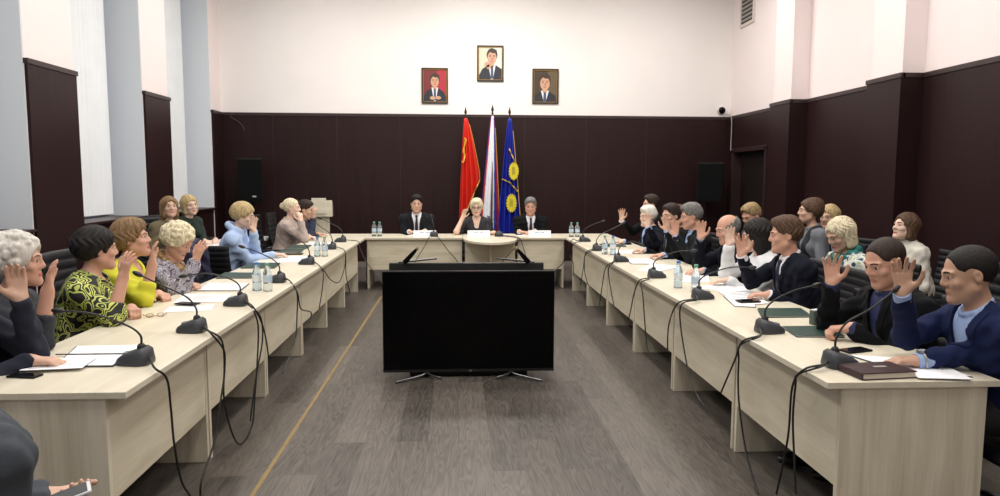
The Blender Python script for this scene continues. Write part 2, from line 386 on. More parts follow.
# ------------------------------------------------------------ flags
pole_m = M('brown wood pole', (84, 52, 36), .4); gold = M('gold metal', (170, 130, 60), .35, .8)
def flag(name, label, top, foot, wt, wb, skew, cols, ucol, zlow, seed, nf=4, fold=.045, diag=None):
    t = thing(name, label, 'flag', foot); top = Vector(top)-Vector(foot)
    b = MB(); b.tube([(0, 0, .03), top], .014, 10, smooth=0); b.build('pole', pole_m, t, smooth=True)
    MB().lathe([(.014, 0), (.022, .02), (.012, .04), (.026, .075), (.012, .13), (.002, .17)], 10, top).build('finial', M('dark bronze finial', (60, 42, 32), .4, .5), t, smooth=True)
    MB().lathe([(.15, 0), (.15, .015), (.06, .03), (.02, .06)], 20, (0, 0, 0)).build('base', blk, t, smooth=True)
    nu, nv = 60, 44; vs = []
    def pos(u, v):
        z = top.z-.03+(zlow-top.z+.03)*v; q = (z/top.z)
        ease = min(1, v*1.15)**.8
        w = wt+(wb-wt)*ease; x = top.x*q+(u-.5)*w+skew*ease
        y = -.03+top.y*q+fold*ease*math.sin(u*nf*math.pi*2+seed+1.3*v)-.02*math.sin(3*v+seed)
        z -= (.10*(abs(u-.5)*2) if diag is None else diag*(u-.5))*v
        return Vector((x, y, z))
    for j in range(nv+1):
        for i in range(nu+1): vs.append(pos(i/nu, j/nv))
    b = MB()
    for j in range(nv):
        for i in range(nu):
            u = (i+.5)/nu; v = (j+.5)/nv; c = ucol(u, v)
            b.f.append((j*(nu+1)+i, j*(nu+1)+i+1, (j+1)*(nu+1)+i+1, (j+1)*(nu+1)+i)); b.m.append(c)
    b.v = [tuple(v) for v in vs]
    o = b.build('flag_cloth', cols, t, smooth=True); sm = o.modifiers.new('t', 'SOLIDIFY'); sm.thickness = .003
    fr = MB()
    fr.tube([pos(i/30, 1)+Vector((0, -.004, 0)) for i in range(31)], .012, 6, smooth=0); fr.tube([pos(1, .1+.9*i/20)+Vector((.002, -.004, 0)) for i in range(21)], .006, 6, smooth=0)
    fr.build('gold_fringe', gold_f, o, smooth=True)
    return t, o, pos
gold_f = M('gold fringe', (196, 160, 70), .6, var=.3, vscale=150)
red = M('red flag satin', (214, 44, 30), .45); rwhite = M('white flag satin', (236, 238, 244), .45); rblue = M('blue flag satin', (38, 52, 140), .45); bblue = M('deep blue flag satin', (26, 40, 150), .4); yel = M('yellow emblem', (214, 196, 40), .5); rred = M('dark red flag satin', (190, 40, 44), .45)
t, o, pos = flag('flag', 'red flag with gold emblem and gold fringe on a pole behind the head table', (.13, 12.55, 2.68), (.16, 12.5, 0), .05, .36, .05, [red], lambda u, v: 0, 1.15, .4, diag=-.85)
b = MB()
b.tube([pos(u, v)+Vector((0, -.045, 0)) for u, v in ((.22, .20), (.40, .25), (.20, .29), (.12, .33), (.30, .38), (.16, .43), (.05, .40))], .011, 6)
b.tube([pos(u, v)+Vector((0, -.045, 0)) for u, v in ((.24, .20), (.24, .30), (.20, .42))], .008, 6)
b.build('emblem', M('gold emblem', (222, 170, 50), .5), o, smooth=True)
def tri(u, v):
    u = u+.10*(v-.5)
    return 1 if u < .07 else 2 if u < .15 else 0 if u < .74 else 1 if u < .88 else 2
flag('flag', 'white, blue and red flag hanging on the middle pole behind the head table', (.60, 12.5, 2.72), (.58, 12.45, 0), .05, .34, -.03, [rwhite, rblue, rred], tri, .72, 1.9, 3)
t, o, pos = flag('flag', 'deep blue flag with yellow round emblems on a pole behind the head table', (.90, 12.5, 2.68), (.90, 12.45, 0), .05, .40, .0, [bblue], lambda u, v: 0, .62, 3.1)
for (u, v, s) in ((.78, .44, 1.), (.60, .72, 1.05)):
    c = pos(u, v)+Vector((0, -.062, 0)); b = MB(); n = 18
    pts = []
    for k in range(2*n):
        a = math.pi*k/n; r = (.125 if k % 2 else .15)*s; pts.append((r*.62*math.cos(a), r*1.1*math.sin(a)))
    b.prism(pts[::-1], 0, .006, fn=lambda x, y, z: (c.x+x, c.y-z+.03*abs(x)*4, c.z+y))
    for q in range(3): b.prism([(-.03+.02*q, -.06), (-.022+.02*q, -.06), (-.022+.02*q, .07), (-.03+.02*q, .07)], .006, .008, 1, fn=lambda x, y, z: (c.x+x, c.y-z, c.z+y))
    b.build('emblem', [yel, M('dark olive', (110, 110, 30), .6)], o)
for (u0, v0, u1, v1) in ((.05, .50, .98, .60), (.45, .26, .95, .36)):
    MB().tube([pos(u0+(u1-u0)*k/12, v0+(v1-v0)*k/12)+Vector((0, -.035, 0)) for k in range(13)], .012, 6, smooth=0).build('gold_cord', gold_f, o, smooth=True)

# ------------------------------------------------------------ three portraits (generic sitters)
def poly(b, pts, d, mi): b.prism(pts[::-1] if area(pts) > 0 else pts, d, d+.0008, mi, fn=lambda x, y, z: (x, -z, y))
def area(p): return sum(p[i][0]*p[(i+1) % len(p)][1]-p[(i+1) % len(p)][0]*p[i][1] for i in range(len(p)))
def ell(cx, cy, rx, ry, n=24, a0=0, a1=2*math.pi): return [(cx+rx*math.cos(a0+(a1-a0)*k/n), cy+ry*math.sin(a0+(a1-a0)*k/n)) for k in range(n if a1-a0 > 6.2 else n+1)]
pc = lambda n, c: M(n, c, .5)
P_M = [pc('print skin', (205, 158, 130)), pc('print suit', (36, 38, 48)), pc('print shirt', (225, 228, 235)), pc('print brown hair', (62, 44, 34)), pc('print tie', (70, 80, 110))]
def portrait(label, x0, z0, w, h, bgs, sc, hx, hy, hands, extra=None, hairm=3):
    t = thing('framed_portrait', label, 'picture', (x0+w/2, YB-.002, z0+h/2), group='framed portraits on the back wall')
    f = MB(); e = .026
    for q in ((-w/2, w/2, h/2-e, h/2), (-w/2, w/2, -h/2, -h/2+e), (-w/2, -w/2+e, -h/2+e, h/2-e), (w/2-e, w/2, -h/2+e, h/2-e)): f.box(q[0], q[1], -.03, 0, q[2], q[3])
    f.build('frame', M('black picture frame', (34, 30, 24), .4), t, bevel=.004)
    f = MB(); a, c = w/2-e, h/2-e
    for q in ((-a, a, c-.008, c), (-a, a, -c, -c+.008), (-a, -a+.008, -c, c), (a-.008, a, -c, c)): f.box(q[0], q[1], -.022, -.0, q[2], q[3])
    f.build('gold_slip', gold, t)
    b = MB(); b.box(-a, a, -.008, -.002, -c, c, 5)
    if bgs[1]: b.box(a*.2, a, -.0088, -.008, -c, c, 6)
    d0 = .009; clip = lambda pts: [(max(-a+.009, min(a-.009, x)), max(-c+.009, min(c-.009, y))) for x, y in pts]
    s = sc
    body = clip([(hx-.20*s, -c), (hx-.19*s, hy-.24*s), (hx-.13*s, hy-.16*s), (hx-.05*s, hy-.11*s), (hx+.05*s, hy-.11*s), (hx+.13*s, hy-.16*s), (hx+.19*s, hy-.24*s), (hx+.20*s, -c)])
    poly(b, body, d0, 1)
    poly(b, clip([(hx-.05*s, hy-.10*s), (hx+.05*s, hy-.10*s), (hx+.012*s, hy-.30*s), (hx-.012*s, hy-.30*s)]), d0+.001, 2)
    poly(b, clip([(hx-.014*s, hy-.12*s), (hx+.014*s, hy-.12*s), (hx+.02*s, hy-.27*s), (hx, hy-.30*s), (hx-.02*s, hy-.27*s)]), d0+.002, 4)
    poly(b, ell(hx, hy-.09*s, .032*s, .045*s), d0+.002, 0)
    poly(b, clip(ell(hx, hy+.022*s, .072*s, .088*s)), d0+.0025, hairm)
    poly(b, clip(ell(hx, hy-.014*s, .060*s, .080*s)), d0+.0035, 0)
    poly(b, clip(ell(hx+.02*s, hy+.072*s, .045*s, .026*s)), d0+.004, hairm)
    for q in (-1, 1):
        poly(b, ell(hx+q*.026*s, hy+.0*s, .012*s, .005*s, 10), d0+.004, 3); poly(b, ell(hx+q*.026*s, hy+.016*s, .016*s, .0035*s, 10), d0+.004, 3)
    poly(b, ell(hx, hy-.058*s, .022*s, .006*s, 10), d0+.004, 7)
    poly(b, ell(hx+.005*s, hy-.026*s, .010*s, .018*s, 10), d0+.004, 7)
    for (px, py, rx, ry) in hands: poly(b, clip(ell(px, py, rx, ry)), d0+.005, 0)
    b.build('portrait_print', P_M[:5]+[pc('print ground %s' % x0, bgs[0]), pc('print ground right %s' % x0, bgs[1] or (0, 0, 0)), pc('print lips', (170, 110, 92))], t)
portrait('framed portrait of a man in dark suit on red ground, left of three', -.65, 2.935, .47, .625, ((120, 40, 44), (176, 40, 60)), 1.2, 0, .09, [(-.04, -.215, .05, .03), (.06, -.21, .05, .03)])
portrait('framed portrait of a man with hands clasped at his chin, topmost of three', .34, 3.335, .475, .63, ((206, 208, 186), (222, 226, 214)), 1.35, .03, .12, [(-.06, -.02, .045, .05), (-.03, -.06, .04, .04)], hairm=3)
portrait('framed portrait of a dark-haired man on dark ground, right of three', 1.335, 2.95, .475, .62, ((66, 52, 38), (98, 84, 60)), 1.45, -.01, .07, [])

# ------------------------------------------------------------ loudspeakers, podium, wall fittings
cloth_blk = M('black speaker grille', (6, 7, 8), .8, spec=.15, bump=.4, bscale=900)
def pa(label, x0, x1, y, z0, z1, rz, badge=True):
    cx = (x0+x1)/2; w = x1-x0
    t = thing('loudspeaker', label, 'loudspeaker', (cx, y, z0), rz, 'loudspeakers by the back wall')
    h = z1-z0
    MB().prism([(-w/2, 0), (w/2, 0), (w*.32, .32), (-w*.32, .32)], 0, h).build('cabinet', blk, t, bevel=.015)
    MB().box(-w/2+.02, w/2-.02, -.012, .002, .03, h-.03).build('grille', cloth_blk, t, bevel=.006)
    if badge: MB().box(.03, .09, -.015, -.012, .09, .115).build('badge', M('silver badge', (170, 172, 175), .4), t)
    s = thing('speaker_stand', label.replace('loudspeaker', 'tripod stand carrying the loudspeaker'), 'stand', (cx, y+.15, 0), rz, 'speaker stands')
    MB().tube([(0, 0, .1), (0, 0, z0-.002)], .018, 10, smooth=0).build('pole', blk, s, smooth=True)
    for k in range(3):
        a = 2*math.pi*k/3+.4; MB().tube([(0, 0, .55), (.4*math.cos(a), .4*math.sin(a), .012)], .011, 8, smooth=0).build('leg', blk, s, smooth=True)
pa('black loudspeaker at the back left by the window corner', -3.74, -3.33, 12.3, 1.18, 1.93, .25)
pa('black loudspeaker at the back right beside the dark door', 4.2, 4.66, 12.25, 1.2, 1.9, -.35, False)
t = thing('podium', 'pale wooden speaking podium standing in the back left corner', 'podium', (-2.27, 11.75, 0), .12)
MB().box(-.15, .15, -.04, .12, .03, 1.0).build('column', leg_m, t, bevel=.004)
MB().box(-.2, .2, -.08, .2, 0, .03).build('base', leg_m, t, bevel=.004)
b = MB(); b.prism([(-.1, .97), (.14, .97), (.14, 1.16), (-.1, 1.24)], -.205, .205, fn=lambda x, y, z: (z, x, y)); b.build('reading_box', top_m, t, bevel=.006)
b = MB(); b.prism([(-.115, 1.02), (-.1, 1.02), (-.1, 1.275), (-.115, 1.275)], -.12, .11, fn=lambda x, y, z: (z, x, y)); b.build('front_board', top_m, t, bevel=.004)
t = thing('security_camera', 'small black dome camera high on the right of the back wall', 'camera', (4.82, YB, 2.86))
MB().lathe([(.075, 0), (.075, .03), (.06, .05)], 20, R=Matrix.Rotation(math.pi/2, 3, 'X')).build('mount', M('pale camera mount', (200, 196, 190), .5), t, smooth=True)
MB().ball((0, -.06, 0), .062).build('lens_dome', scr, t, smooth=True)
tag(MB().tube([(4.93, 12.86, 2.80), (4.945, 12.7, 2.72), (4.94, 12.66, 2.5), (4.945, 12.68, 2.3), (4.94, 12.66, 2.12)], .008, 6).build('wall_cable', M('pale cable', (170, 165, 160), .6), smooth=True), 'thin pale cable running down the right wall to the dark door', 'cable')
tag(MB().tube([(-3.93, 12.84, 2.74), (-4.0, 12.85, 2.67), (-3.86, 12.85, 2.58), (-3.78, 12.85, 2.48), (-3.77, 12.85, 2.42)], .005, 6).build('wall_cable', M('grey cable', (96, 84, 82), .6), smooth=True), 'thin grey cable looped on dark panelling in the back left corner', 'cable')
t = thing('air_vent', 'slatted grey air vent high on the right wall near the back corner', 'vent', (XR, 12.22, 4.62))
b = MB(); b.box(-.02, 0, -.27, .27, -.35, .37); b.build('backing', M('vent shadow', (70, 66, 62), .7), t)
b = MB(); 
for q in ((-.29, -.24, -.37, .39), (.24, .29, -.37, .39), (-.24, .24, -.37, -.32), (-.24, .24, .34, .39)): b.box(-.03, -.0, *q)
b.build('frame', M('vent paint', (214, 205, 198), .6), t)
b = MB()
for k in range(9):
    z = -.29+.072*k; b.prism([(-.034, z), (-.022, z+.045), (-.018, z+.045), (-.030, z)], -.24, .24, fn=lambda x, y, q: (x, q, y))
b.build('louvre_slats', M('vent slats', (150, 146, 140), .5), t)
# ------------------------------------------------------------ gooseneck microphones with their cables
TT = .75
mic_m = M('dark grey microphone plastic', (52, 55, 60), .45); neck_m = M('black gooseneck', (22, 22, 24), .45); cab_m = M('black cable', (16, 16, 17), .5)
btn_m = M('grey key', (120, 124, 128), .5)
CAB = {
 'l1':[(-1.33,3.11,0.775),(-1.3,3.16,0.711),(-1.3,3.19,0.563),(-1.3,3.21,0.391),(-1.3,3.27,0.195),(-1.3,3.37,0.069)],
 'l2':[(-1.36,3.87,0.775),(-1.3,3.9,0.71),(-1.3,3.92,0.525),(-1.3,3.85,0.395),(-1.3,3.73,0.208),(-1.3,3.53,0.083),(-1.3,3.5,0.006)],
 'l2b':[(-1.34,3.83,0.775),(-1.3,3.9,0.676),(-1.3,3.94,0.598),(-1.3,3.9,0.387),(-1.3,4.02,0.141),(-1.3,4.17,0.019),(-1.3,4.4,0.047),(-1.3,4.48,0.204),(-1.3,4.58,0.491),(-1.3,4.6,0.652),(-1.3,4.52,0.759)],
 'l3':[(-1.38,4.67,0.775),(-1.3,4.66,0.695),(-1.3,4.69,0.526),(-1.3,4.52,0.329),(-1.3,4.37,0.09)],
 'l3b':[(-1.33,4.6,0.775),(-1.3,4.68,0.655),(-1.3,4.78,0.512),(-1.3,4.83,0.368)],
 'l4':[(-1.38,5.79,0.775),(-1.3,5.71,0.685),(-1.3,5.7,0.503),(-1.3,5.6,0.314),(-1.3,5.2,0.165)],
 'l4b':[(-1.36,5.74,0.775),(-1.3,5.74,0.676),(-1.3,5.84,0.53),(-1.3,6.24,0.42),(-1.3,6.15,0.348)],
 'l5':[(-1.36,6.87,0.775),(-1.3,6.83,0.703),(-1.3,6.76,0.539),(-1.3,6.6,0.39)],
 'l5b':[(-1.36,6.87,0.775),(-1.3,6.88,0.706),(-1.3,7.24,0.565),(-1.3,7.72,0.474),(-1.3,8.1,0.579),(-1.3,8.2,0.741)],
 'l6':[(-1.43,8.51,0.775),(-1.3,8.19,0.748),(-1.3,8.2,0.491),(-1.3,8.48,0.234)],
 'r7':[(1.6,9.29,0.775),(1.54,9.35,0.728),(1.53,9.52,0.575),(1.53,9.29,0.479),(1.53,9.27,0.312)],
 'r6':[(1.59,8.27,0.775),(1.53,8.38,0.71),(1.53,8.53,0.502),(1.53,8.71,0.277)],
 'r6b':[(1.57,8.15,0.775),(1.53,8.42,0.675),(1.53,8.41,0.474),(1.53,8.18,0.357)],
 'r5':[(1.56,6.99,0.775),(1.53,7.22,0.682),(1.53,7.38,0.457),(1.53,7.5,0.24)],
 'r5b':[(1.56,6.96,0.775),(1.53,7.07,0.7),(1.53,7.02,0.567),(1.53,6.8,0.368)],
 'r4':[(1.6,5.82,0.775),(1.53,5.85,0.748),(1.53,6.02,0.603),(1.53,6.11,0.456),(1.53,6.19,0.349)],
 'r4b':[(1.59,5.76,0.775),(1.53,5.79,0.74),(1.53,5.72,0.638),(1.53,5.61,0.358),(1.53,5.51,0.217),(1.53,5.28,0.203)],
 'r3':[(1.66,4.78,0.775),(1.53,4.78,0.747),(1.53,4.98,0.559),(1.53,5.0,0.362)],
 'r3b':[(1.65,4.74,0.775),(1.53,4.7,0.754),(1.53,4.72,0.613),(1.53,4.55,0.36),(1.53,4.39,0.245),(1.53,4.21,0.198)],
 'r2':[(1.62,3.64,0.775),(1.53,3.66,0.736),(1.53,3.75,0.613),(1.53,3.94,0.364)],
 'r2b':[(1.61,3.62,0.775),(1.53,3.69,0.709),(1.53,3.7,0.623),(1.53,3.68,0.411),(1.53,3.55,0.151),(1.53,3.39,0.006)],
 'r1':[(1.64,3.03,0.775),(1.53,2.98,0.768),(1.53,3.08,0.658),(1.53,3.1,0.41),(1.53,3.19,0.095)],
 'r1b':[(1.63,3.01,0.775),(1.53,3.03,0.733),(1.53,3.05,0.677),(1.53,3.06,0.516),(1.53,3.03,0.339),(1.53,3.0,0.183)],
 'c1':[(-.38,10.34,.775),(-.42,10.18,.757),(-.49,10.165,.62),(-.62,10.16,.40),(-.66,10.1,.2)],
 'c1b':[(-.33,10.34,.775),(-.29,10.18,.757),(-.15,10.165,.57),(-.01,10.16,.4),(.05,10.1,.2)],
 'c2':[(.64,10.36,.77),(.86,10.18,.757),(.92,10.16,.67),(1.0,10.16,.40),(1.03,10.1,.2)],
 'c2b':[(.60,10.32,.77),(.85,9.95,.757),(.82,9.92,.66),(.62,9.9,.43),(.5,9.9,.25)],
 'l7':[(-1.45,9.5,.775),(-1.335,9.5,.757),(-1.31,9.46,.67),(-1.1,8.6,.56),(-.83,7.6,.50),(-.6,6.9,.2),(-.5,6.6,.006)],
 'r7b':[(1.6,9.42,.775),(1.55,9.6,.757),(1.46,9.7,.45),(1.34,9.7,.31),(1.0,8.6,.05),(.7,7.2,.006)],
}
def smooth_poly(b, prof, n=28):
    """superellipse loft: prof = (rx, ry, y offset, z)"""
    vs = []
    for rx, ry, oy, z in prof:
        for k in range(n):
            a = 2*math.pi*k/n; c, s = math.cos(a), math.sin(a); e = .62
            x = rx*math.copysign(abs(c)**e, c); y = ry*math.copysign(abs(s)**e, s)
            taper = 1-.22*(y/ry)
            vs.append((x*taper, y+oy, z if not callable(z) else z(y+oy)))
    m = len(prof); fs = [(j*n+k, j*n+(k+1) % n, (j+1)*n+(k+1) % n, (j+1)*n+k) for j in range(m-1) for k in range(n)]
    fs += [tuple(range(n-1, -1, -1)), tuple((m-1)*n+k for k in range(n))]
    return b.add(vs, fs)
def microphone(label, base, tip, to, cables):
    """to = angle of the direction towards the speaker"""
    t = thing('gooseneck_microphone', label, 'microphone', (base[0], base[1], TT+.001), to-math.pi/2, 'gooseneck microphones')
    b = MB(); smooth_poly(b, [(.060, .078, 0, 0), (.062, .080, 0, .012), (.055, .072, 0, lambda y: .046-.26*y), (.038, .050, -.008, lambda y: .062-.30*y)])
    b.build('base', mic_m, t, smooth=True, sharp=50)
    MB().lathe([(.02, 0), (.019, .016), (.011, .026)], 14, (0, -.032, .066)).build('neck_socket', neck_m, t, smooth=True)
    MB().box(-.022, .022, .028, .046, .044, .0545).build('talk_key', btn_m, t, bevel=.002)
    Ri = RZ(-(to-math.pi/2)); tp = Ri @ (Vector(tip)-Vector((base[0], base[1], TT+.001))); r = Vector((0, -.032, .088))
    d = tp-r
    P = [r, r+Vector((0, .004, .045)), r+Vector((d.x*.18, d.y*.16+.006, .05+max(.04, d.z*.25))), r+d*.60+Vector((0, 0, max(.012, .09-.25*d.z))), tp]
    MB().tube(P, lambda q: .0055-.0012*q, 8).build('gooseneck', neck_m, t, smooth=True)
    dd = (tp-P[3]).normalized(); R = dd.to_track_quat('Z', 'Y').to_matrix()
    MB().ball(tp+dd*.012, (.014, .014, .03), R=R).build('mic_head', neck_m, t, smooth=True)
    for k, cn in enumerate(cables):
        pts = [Ri @ (Vector(p)-Vector((base[0], base[1], TT+.001))) for p in CAB[cn]]
        MB().tube([Vector((.012-.024*k, -.06, .028))]+pts, .0052, 7).build('cable', cab_m, t, smooth=True)
wl, wr = 0+math.pi, 0.
MICS = [
 ('gooseneck microphone nearest the camera on the left row, beside the open folder', (-1.475, 3.33), (-1.80, 3.27, 1.0), wl, ['l1']),
 ('gooseneck microphone on the left row in front of the woman in yellow', (-1.47, 4.02), (-1.75, 3.96, 1.07), wl, ['l2', 'l2b']),
 ('gooseneck microphone on the left row in front of the curly-haired woman', (-1.48, 4.85), (-1.82, 4.78, .95), wl, ['l3', 'l3b']),
 ('gooseneck microphone on the left row just past the nearer pair of bottles', (-1.48, 5.92), (-1.75, 5.84, 1.04), wl, ['l4', 'l4b']),
 ('gooseneck microphone on the left row in front of the woman in light blue', (-1.49, 7.16), (-1.64, 7.08, 1.03), wl, ['l5', 'l5b']),
 ('gooseneck microphone on the left row just past the farther pair of bottles', (-1.53, 8.68), (-1.75, 8.6, 1.10), wl, ['l6']),
 ('gooseneck microphone at the far end of the left row', (-1.56, 9.65), (-1.83, 9.56, 1.06), wl, ['l7']),
 ('gooseneck microphone nearest the camera on the right row, beside the notebook', (1.76, 3.11), (1.98, 3.06, 1.11), wr, ['r1', 'r1b']),
 ('gooseneck microphone on the right row beside the two green folders', (1.75, 3.84), (1.98, 3.78, 1.02), wr, ['r2', 'r2b']),
 ('gooseneck microphone on the right row nearest the pale-capped bottle', (1.76, 4.97), (2.09, 4.9, .98), wr, ['r3', 'r3b']),
 ('gooseneck microphone on the right row in front of the bald man', (1.73, 6.06), (2.03, 5.98, .99), wr, ['r4', 'r4b']),
 ('gooseneck microphone on the right row before the farther pair of bottles', (1.69, 7.25), (1.88, 7.17, .94), wr, ['r5', 'r5b']),
 ('gooseneck microphone on the right row behind the farther pair of bottles', (1.68, 8.38), (1.96, 8.3, 1.08), wr, ['r6', 'r6b']),
 ('gooseneck microphone at the far end of the right row', (1.73, 9.6), (1.96, 9.51, 1.03), wr, ['r7', 'r7b']),
 ('gooseneck microphone on the head table by the black-haired man', (-.36, 10.40), (-.40, 10.52, 1.05), math.pi/2, ['c1', 'c1b']),
 ('gooseneck microphone on the head table by the white-haired woman', (.60, 10.42), (.46, 10.5, 1.03), math.pi/2, ['c2', 'c2b']),
]
for a in MICS: microphone(a[0], (a[1][0]-(.015 if a[1][0] < -1 else 0), a[1][1]-(.07 if a[1][0] < -1 else .035)*a[1][1]/5 if a[4][0][0] != 'c' else a[1][1]), *a[2:])

# ------------------------------------------------------------ water bottles
def pet(n, c):
    m = M(n, c, .08, trans=.85); return m
pet_clear, pet_blue = pet('clear plastic bottle', (228, 236, 238)), pet('blue tinted bottle', (206, 223, 234))
cap_b, cap_g, cap_w = M('blue cap', (70, 130, 200), .4), M('green cap', (110, 170, 140), .4), M('pale cap', (200, 210, 205), .4)
def bottle_proto(body, cap, lab, h=.215):
    t = thing('water_bottle', '', 'bottle')
    s = h/.215
    MB().lathe([(.028, 0), (.031, .006), (.031, .05), (.0285, .058), (.031, .066), (.031, .12), (.028, .145), (.014, .178), (.0125, .195)], 20).build('bottle_body', body, t, smooth=True, sharp=60)
    MB().lathe([(.0145, 0), (.0145, .018), (.012, .02)], 14, (0, 0, .1955)).build('cap', cap, t, smooth=True)
    MB().lathe([(.0316, .07), (.0316, .115)], 20).build('paper_label', lab, t, smooth=True)
    for o in t.children: o.scale = (1.1*s, 1.1*s, s)
    for o in t.children: o.location.z *= 1
    return t
lab_w, lab_b = M('white bottle label', (220, 228, 232), .5), M('pale blue bottle label', (186, 206, 222), .5)
protos = [bottle_proto(pet_blue, cap_b, lab_w), bottle_proto(pet_clear, cap_g, lab_b)]
used = [False, False]
def bottle(k, x, y, label):
    o = protos[k] if not used[k] else copy_tree(protos[k]); used[k] = True
    o.location = (x, y, TT+.001); tag(o, label, 'bottle', 'plastic water bottles on the desks')
for k, x, y, l in [(0, -1.53, 5.42, 'left bottle of the nearer pair on the left desks'), (1, -1.44, 5.38, 'green-capped right bottle of the nearer pair on the left desks'),
  (0, -1.535, 7.76, 'left bottle of the farther pair on the left desks'), (1, -1.455, 7.76, 'right bottle of the farther pair on the left desks'),
  (1, -1.235, 10.44, 'left bottle of the pair at the left end of the head table'), (1, -1.155, 10.44, 'right bottle of the pair at the left end of the head table'),
  (1, 1.665, 10.32, 'left bottle of the pair in the right corner of the head table'), (1, 1.755, 10.32, 'right bottle of the pair in the right corner of the head table'),
  (1, 1.665, 7.92, 'green-capped bottle of the farther pair on the right desks'), (0, 1.745, 7.86, 'blue-capped bottle of the farther pair on the right desks'),
  (0, 1.735, 5.44, 'blue-capped bottle of the nearer pair on the right desks'), (1, 1.79, 5.19, 'clear pale-capped bottle of the nearer pair on the right desks')]:
    bottle(k, x, y, l)

# ------------------------------------------------------------ papers, folders, phones
pap = M('white paper', (244, 245, 248), .7); ink = M('grey print', (150, 154, 165), .7); gre = M('dark green folder cover', (22, 56, 48), .45); dk = M('black folder cover', (24, 26, 30), .5)
glass_b = M('black phone glass', (10, 10, 12), .12)
def quad(pts):  # map (u,v) to a quad's corners
    a, b, c, d = [Vector((*p, 0)) for p in pts]
    return lambda u, v, z: tuple((a*(1-u)*(1-v)+b*u*(1-v)+c*u*v+d*(1-u)*v)+Vector((0, 0, z)))
def sheet(label, pts, z=TT+.0015, th=.002, lines=8, group='papers on the desks', curl=.004):
    cx = sum(p[0] for p in pts)/4; cy = sum(p[1] for p in pts)/4
    q = quad([(p[0]-cx, p[1]-cy) for p in pts]); t = thing('paper_sheets', label, 'paper', (cx, cy, z), 0, group)
    b = MB(); n = 8; vs = []
    for k in range(2):
        for j in range(n+1):
            for i in range(n+1): vs.append(q(i/n, j/n, th*k+curl*((i/n)**4)*(j/n)))
    m = (n+1)**2; fs = []
    for j in range(n):
        for i in range(n):
            a = j*(n+1)+i; fs += [(a, a+n+1, a+n+2, a+1), (m+a, m+a+1, m+a+n+2, m+a+n+1)]
    rim = [i for i in range(n+1)]+[(j+1)*(n+1)+n for j in range(n)]+[n*(n+1)+n-1-i for i in range(n)]+[(n-1-j)*(n+1) for j in range(n-1)]
    fs += [(rim[i], rim[(i+1) % len(rim)], m+rim[(i+1) % len(rim)], m+rim[i]) for i in range(len(rim))]
    b.add(vs, fs); o = b.build('sheet', pap, t)
    b = MB()
    for k in range(lines):
        v = .12+.78*k/max(1, lines); u1 = .9 if k % 3 else .62
        b.add([q(.1, v, th+.0008), q(u1, v, th+.0008+curl*u1**4*v), q(u1, v+.022, th+.0008+curl*u1**4*v), q(.1, v+.022, th+.0008)], [(0, 1, 2, 3)])
    if lines: b.build('printed_lines', ink, o)
    return t
def folder(label, pts, mat, inner=None, z=TT+.001, h=.012, name='folder'):
    cx = sum(p[0] for p in pts)/4; cy = sum(p[1] for p in pts)/4; q = quad([(p[0]-cx, p[1]-cy) for p in pts])
    t = thing(name, label, 'folder', (cx, cy, z), 0, 'folders on the desks')
    def slab(m, n, a, z0, z1, bev=.001):
        b = MB(); b.add([q(u, v, zz) for zz in (z0, z1) for u, v in ((a, a), (1-a, a), (1-a, 1-a), (a, 1-a))], [(3, 2, 1, 0), (4, 5, 6, 7), (0, 1, 5, 4), (1, 2, 6, 5), (2, 3, 7, 6), (3, 0, 4, 7)])
        return b.build(n, m, t, bevel=bev)
    slab(mat, 'back_cover', 0, 0, .003)
    if inner: slab(pap, 'paper_block', .03, .0032, h)
    else:
        slab(pap, 'paper_block', .02, .0032, h-.0032, 0); slab(mat, 'front_cover', 0, h-.003, h)
    return t
def rect(cx, cy, w, d, a):
    a = math.radians(a); c, s = math.cos(a), math.sin(a)
    return [(cx+x*c-y*s, cy+x*s+y*c) for x, y in ((-w/2, -d/2), (w/2, -d/2), (w/2, d/2), (-w/2, d/2))]
def phone(label, x, y, a, w=.075, d=.15, z=TT+.001, name='smartphone'):
    t = thing(name, label, 'phone', (x, y, z), math.radians(a), 'phones on the desks')
    MB().box(-w/2, w/2, -d/2, d/2, 0, .009).build('phone_body', blk, t, bevel=.004)
    MB().box(-w/2+.004, w/2-.004, -d/2+.006, d/2-.006, .0092, .0096).build('glass', glass_b, t)
    return t
# left row
t = folder('black open folder with white pages, nearest on the left desks', [(-1.82, 3.22), (-1.56, 3.22), (-1.58, 3.64), (-1.93, 3.62)], dk, True, h=.007)
MB().box(-.20, .13, .0, .006, .0075, .012).build('spine_rod', dk, t)
sheet('white sheets held in a hand above the nearest open folder', rect(-1.80, 3.24, .25, .2, 8), z=TT+.014, lines=4)
t = phone('old black phone with a strap, on the left desk corner', -1.86, 3.08, 80, .06, .13)
MB().tube([(0, .065, .005), (.01, .10, .004), (-.01, .13, .004), (.0, .16, .004)], .0025, 6).build('strap', cab_m, t, smooth=True)
t = thing('eyeglasses', 'folded eyeglasses lying on the left desk before the woman in yellow', 'glasses', (-1.85, 4.37, TT+.012), .4)
b = MB()
for s in (-1, 1): b.tube([(s*.03+.02*math.cos(k*math.pi/6), .0, .012*math.sin(k*math.pi/6)+.004) for k in range(13)], .002, 6, smooth=0)
b.build('rim', M('tan eyeglass frame', (150, 120, 90), .4), t, smooth=True)
MB().tube([(-.06, 0, .016), (-.055, .025, 0), (.05, .03, -.006)], .002, 6).build('temple', M('tan eyeglass frame', (150, 120, 90)), t, smooth=True); MB().tube([(.06, 0, .016), (.055, .018, 0), (-.05, .022, -.006)], .002, 6).build('temple', M('tan eyeglass frame', (150, 120, 90)), t, smooth=True)
sheet('white printed sheets in front of the curly-haired woman', [(-1.94, 4.88), (-1.62, 4.92), (-1.65, 5.22), (-2.0, 5.26)])
sheet('white sheet under the phone before the curly-haired woman', rect(-1.75, 4.66, .28, .2, 12), lines=5)
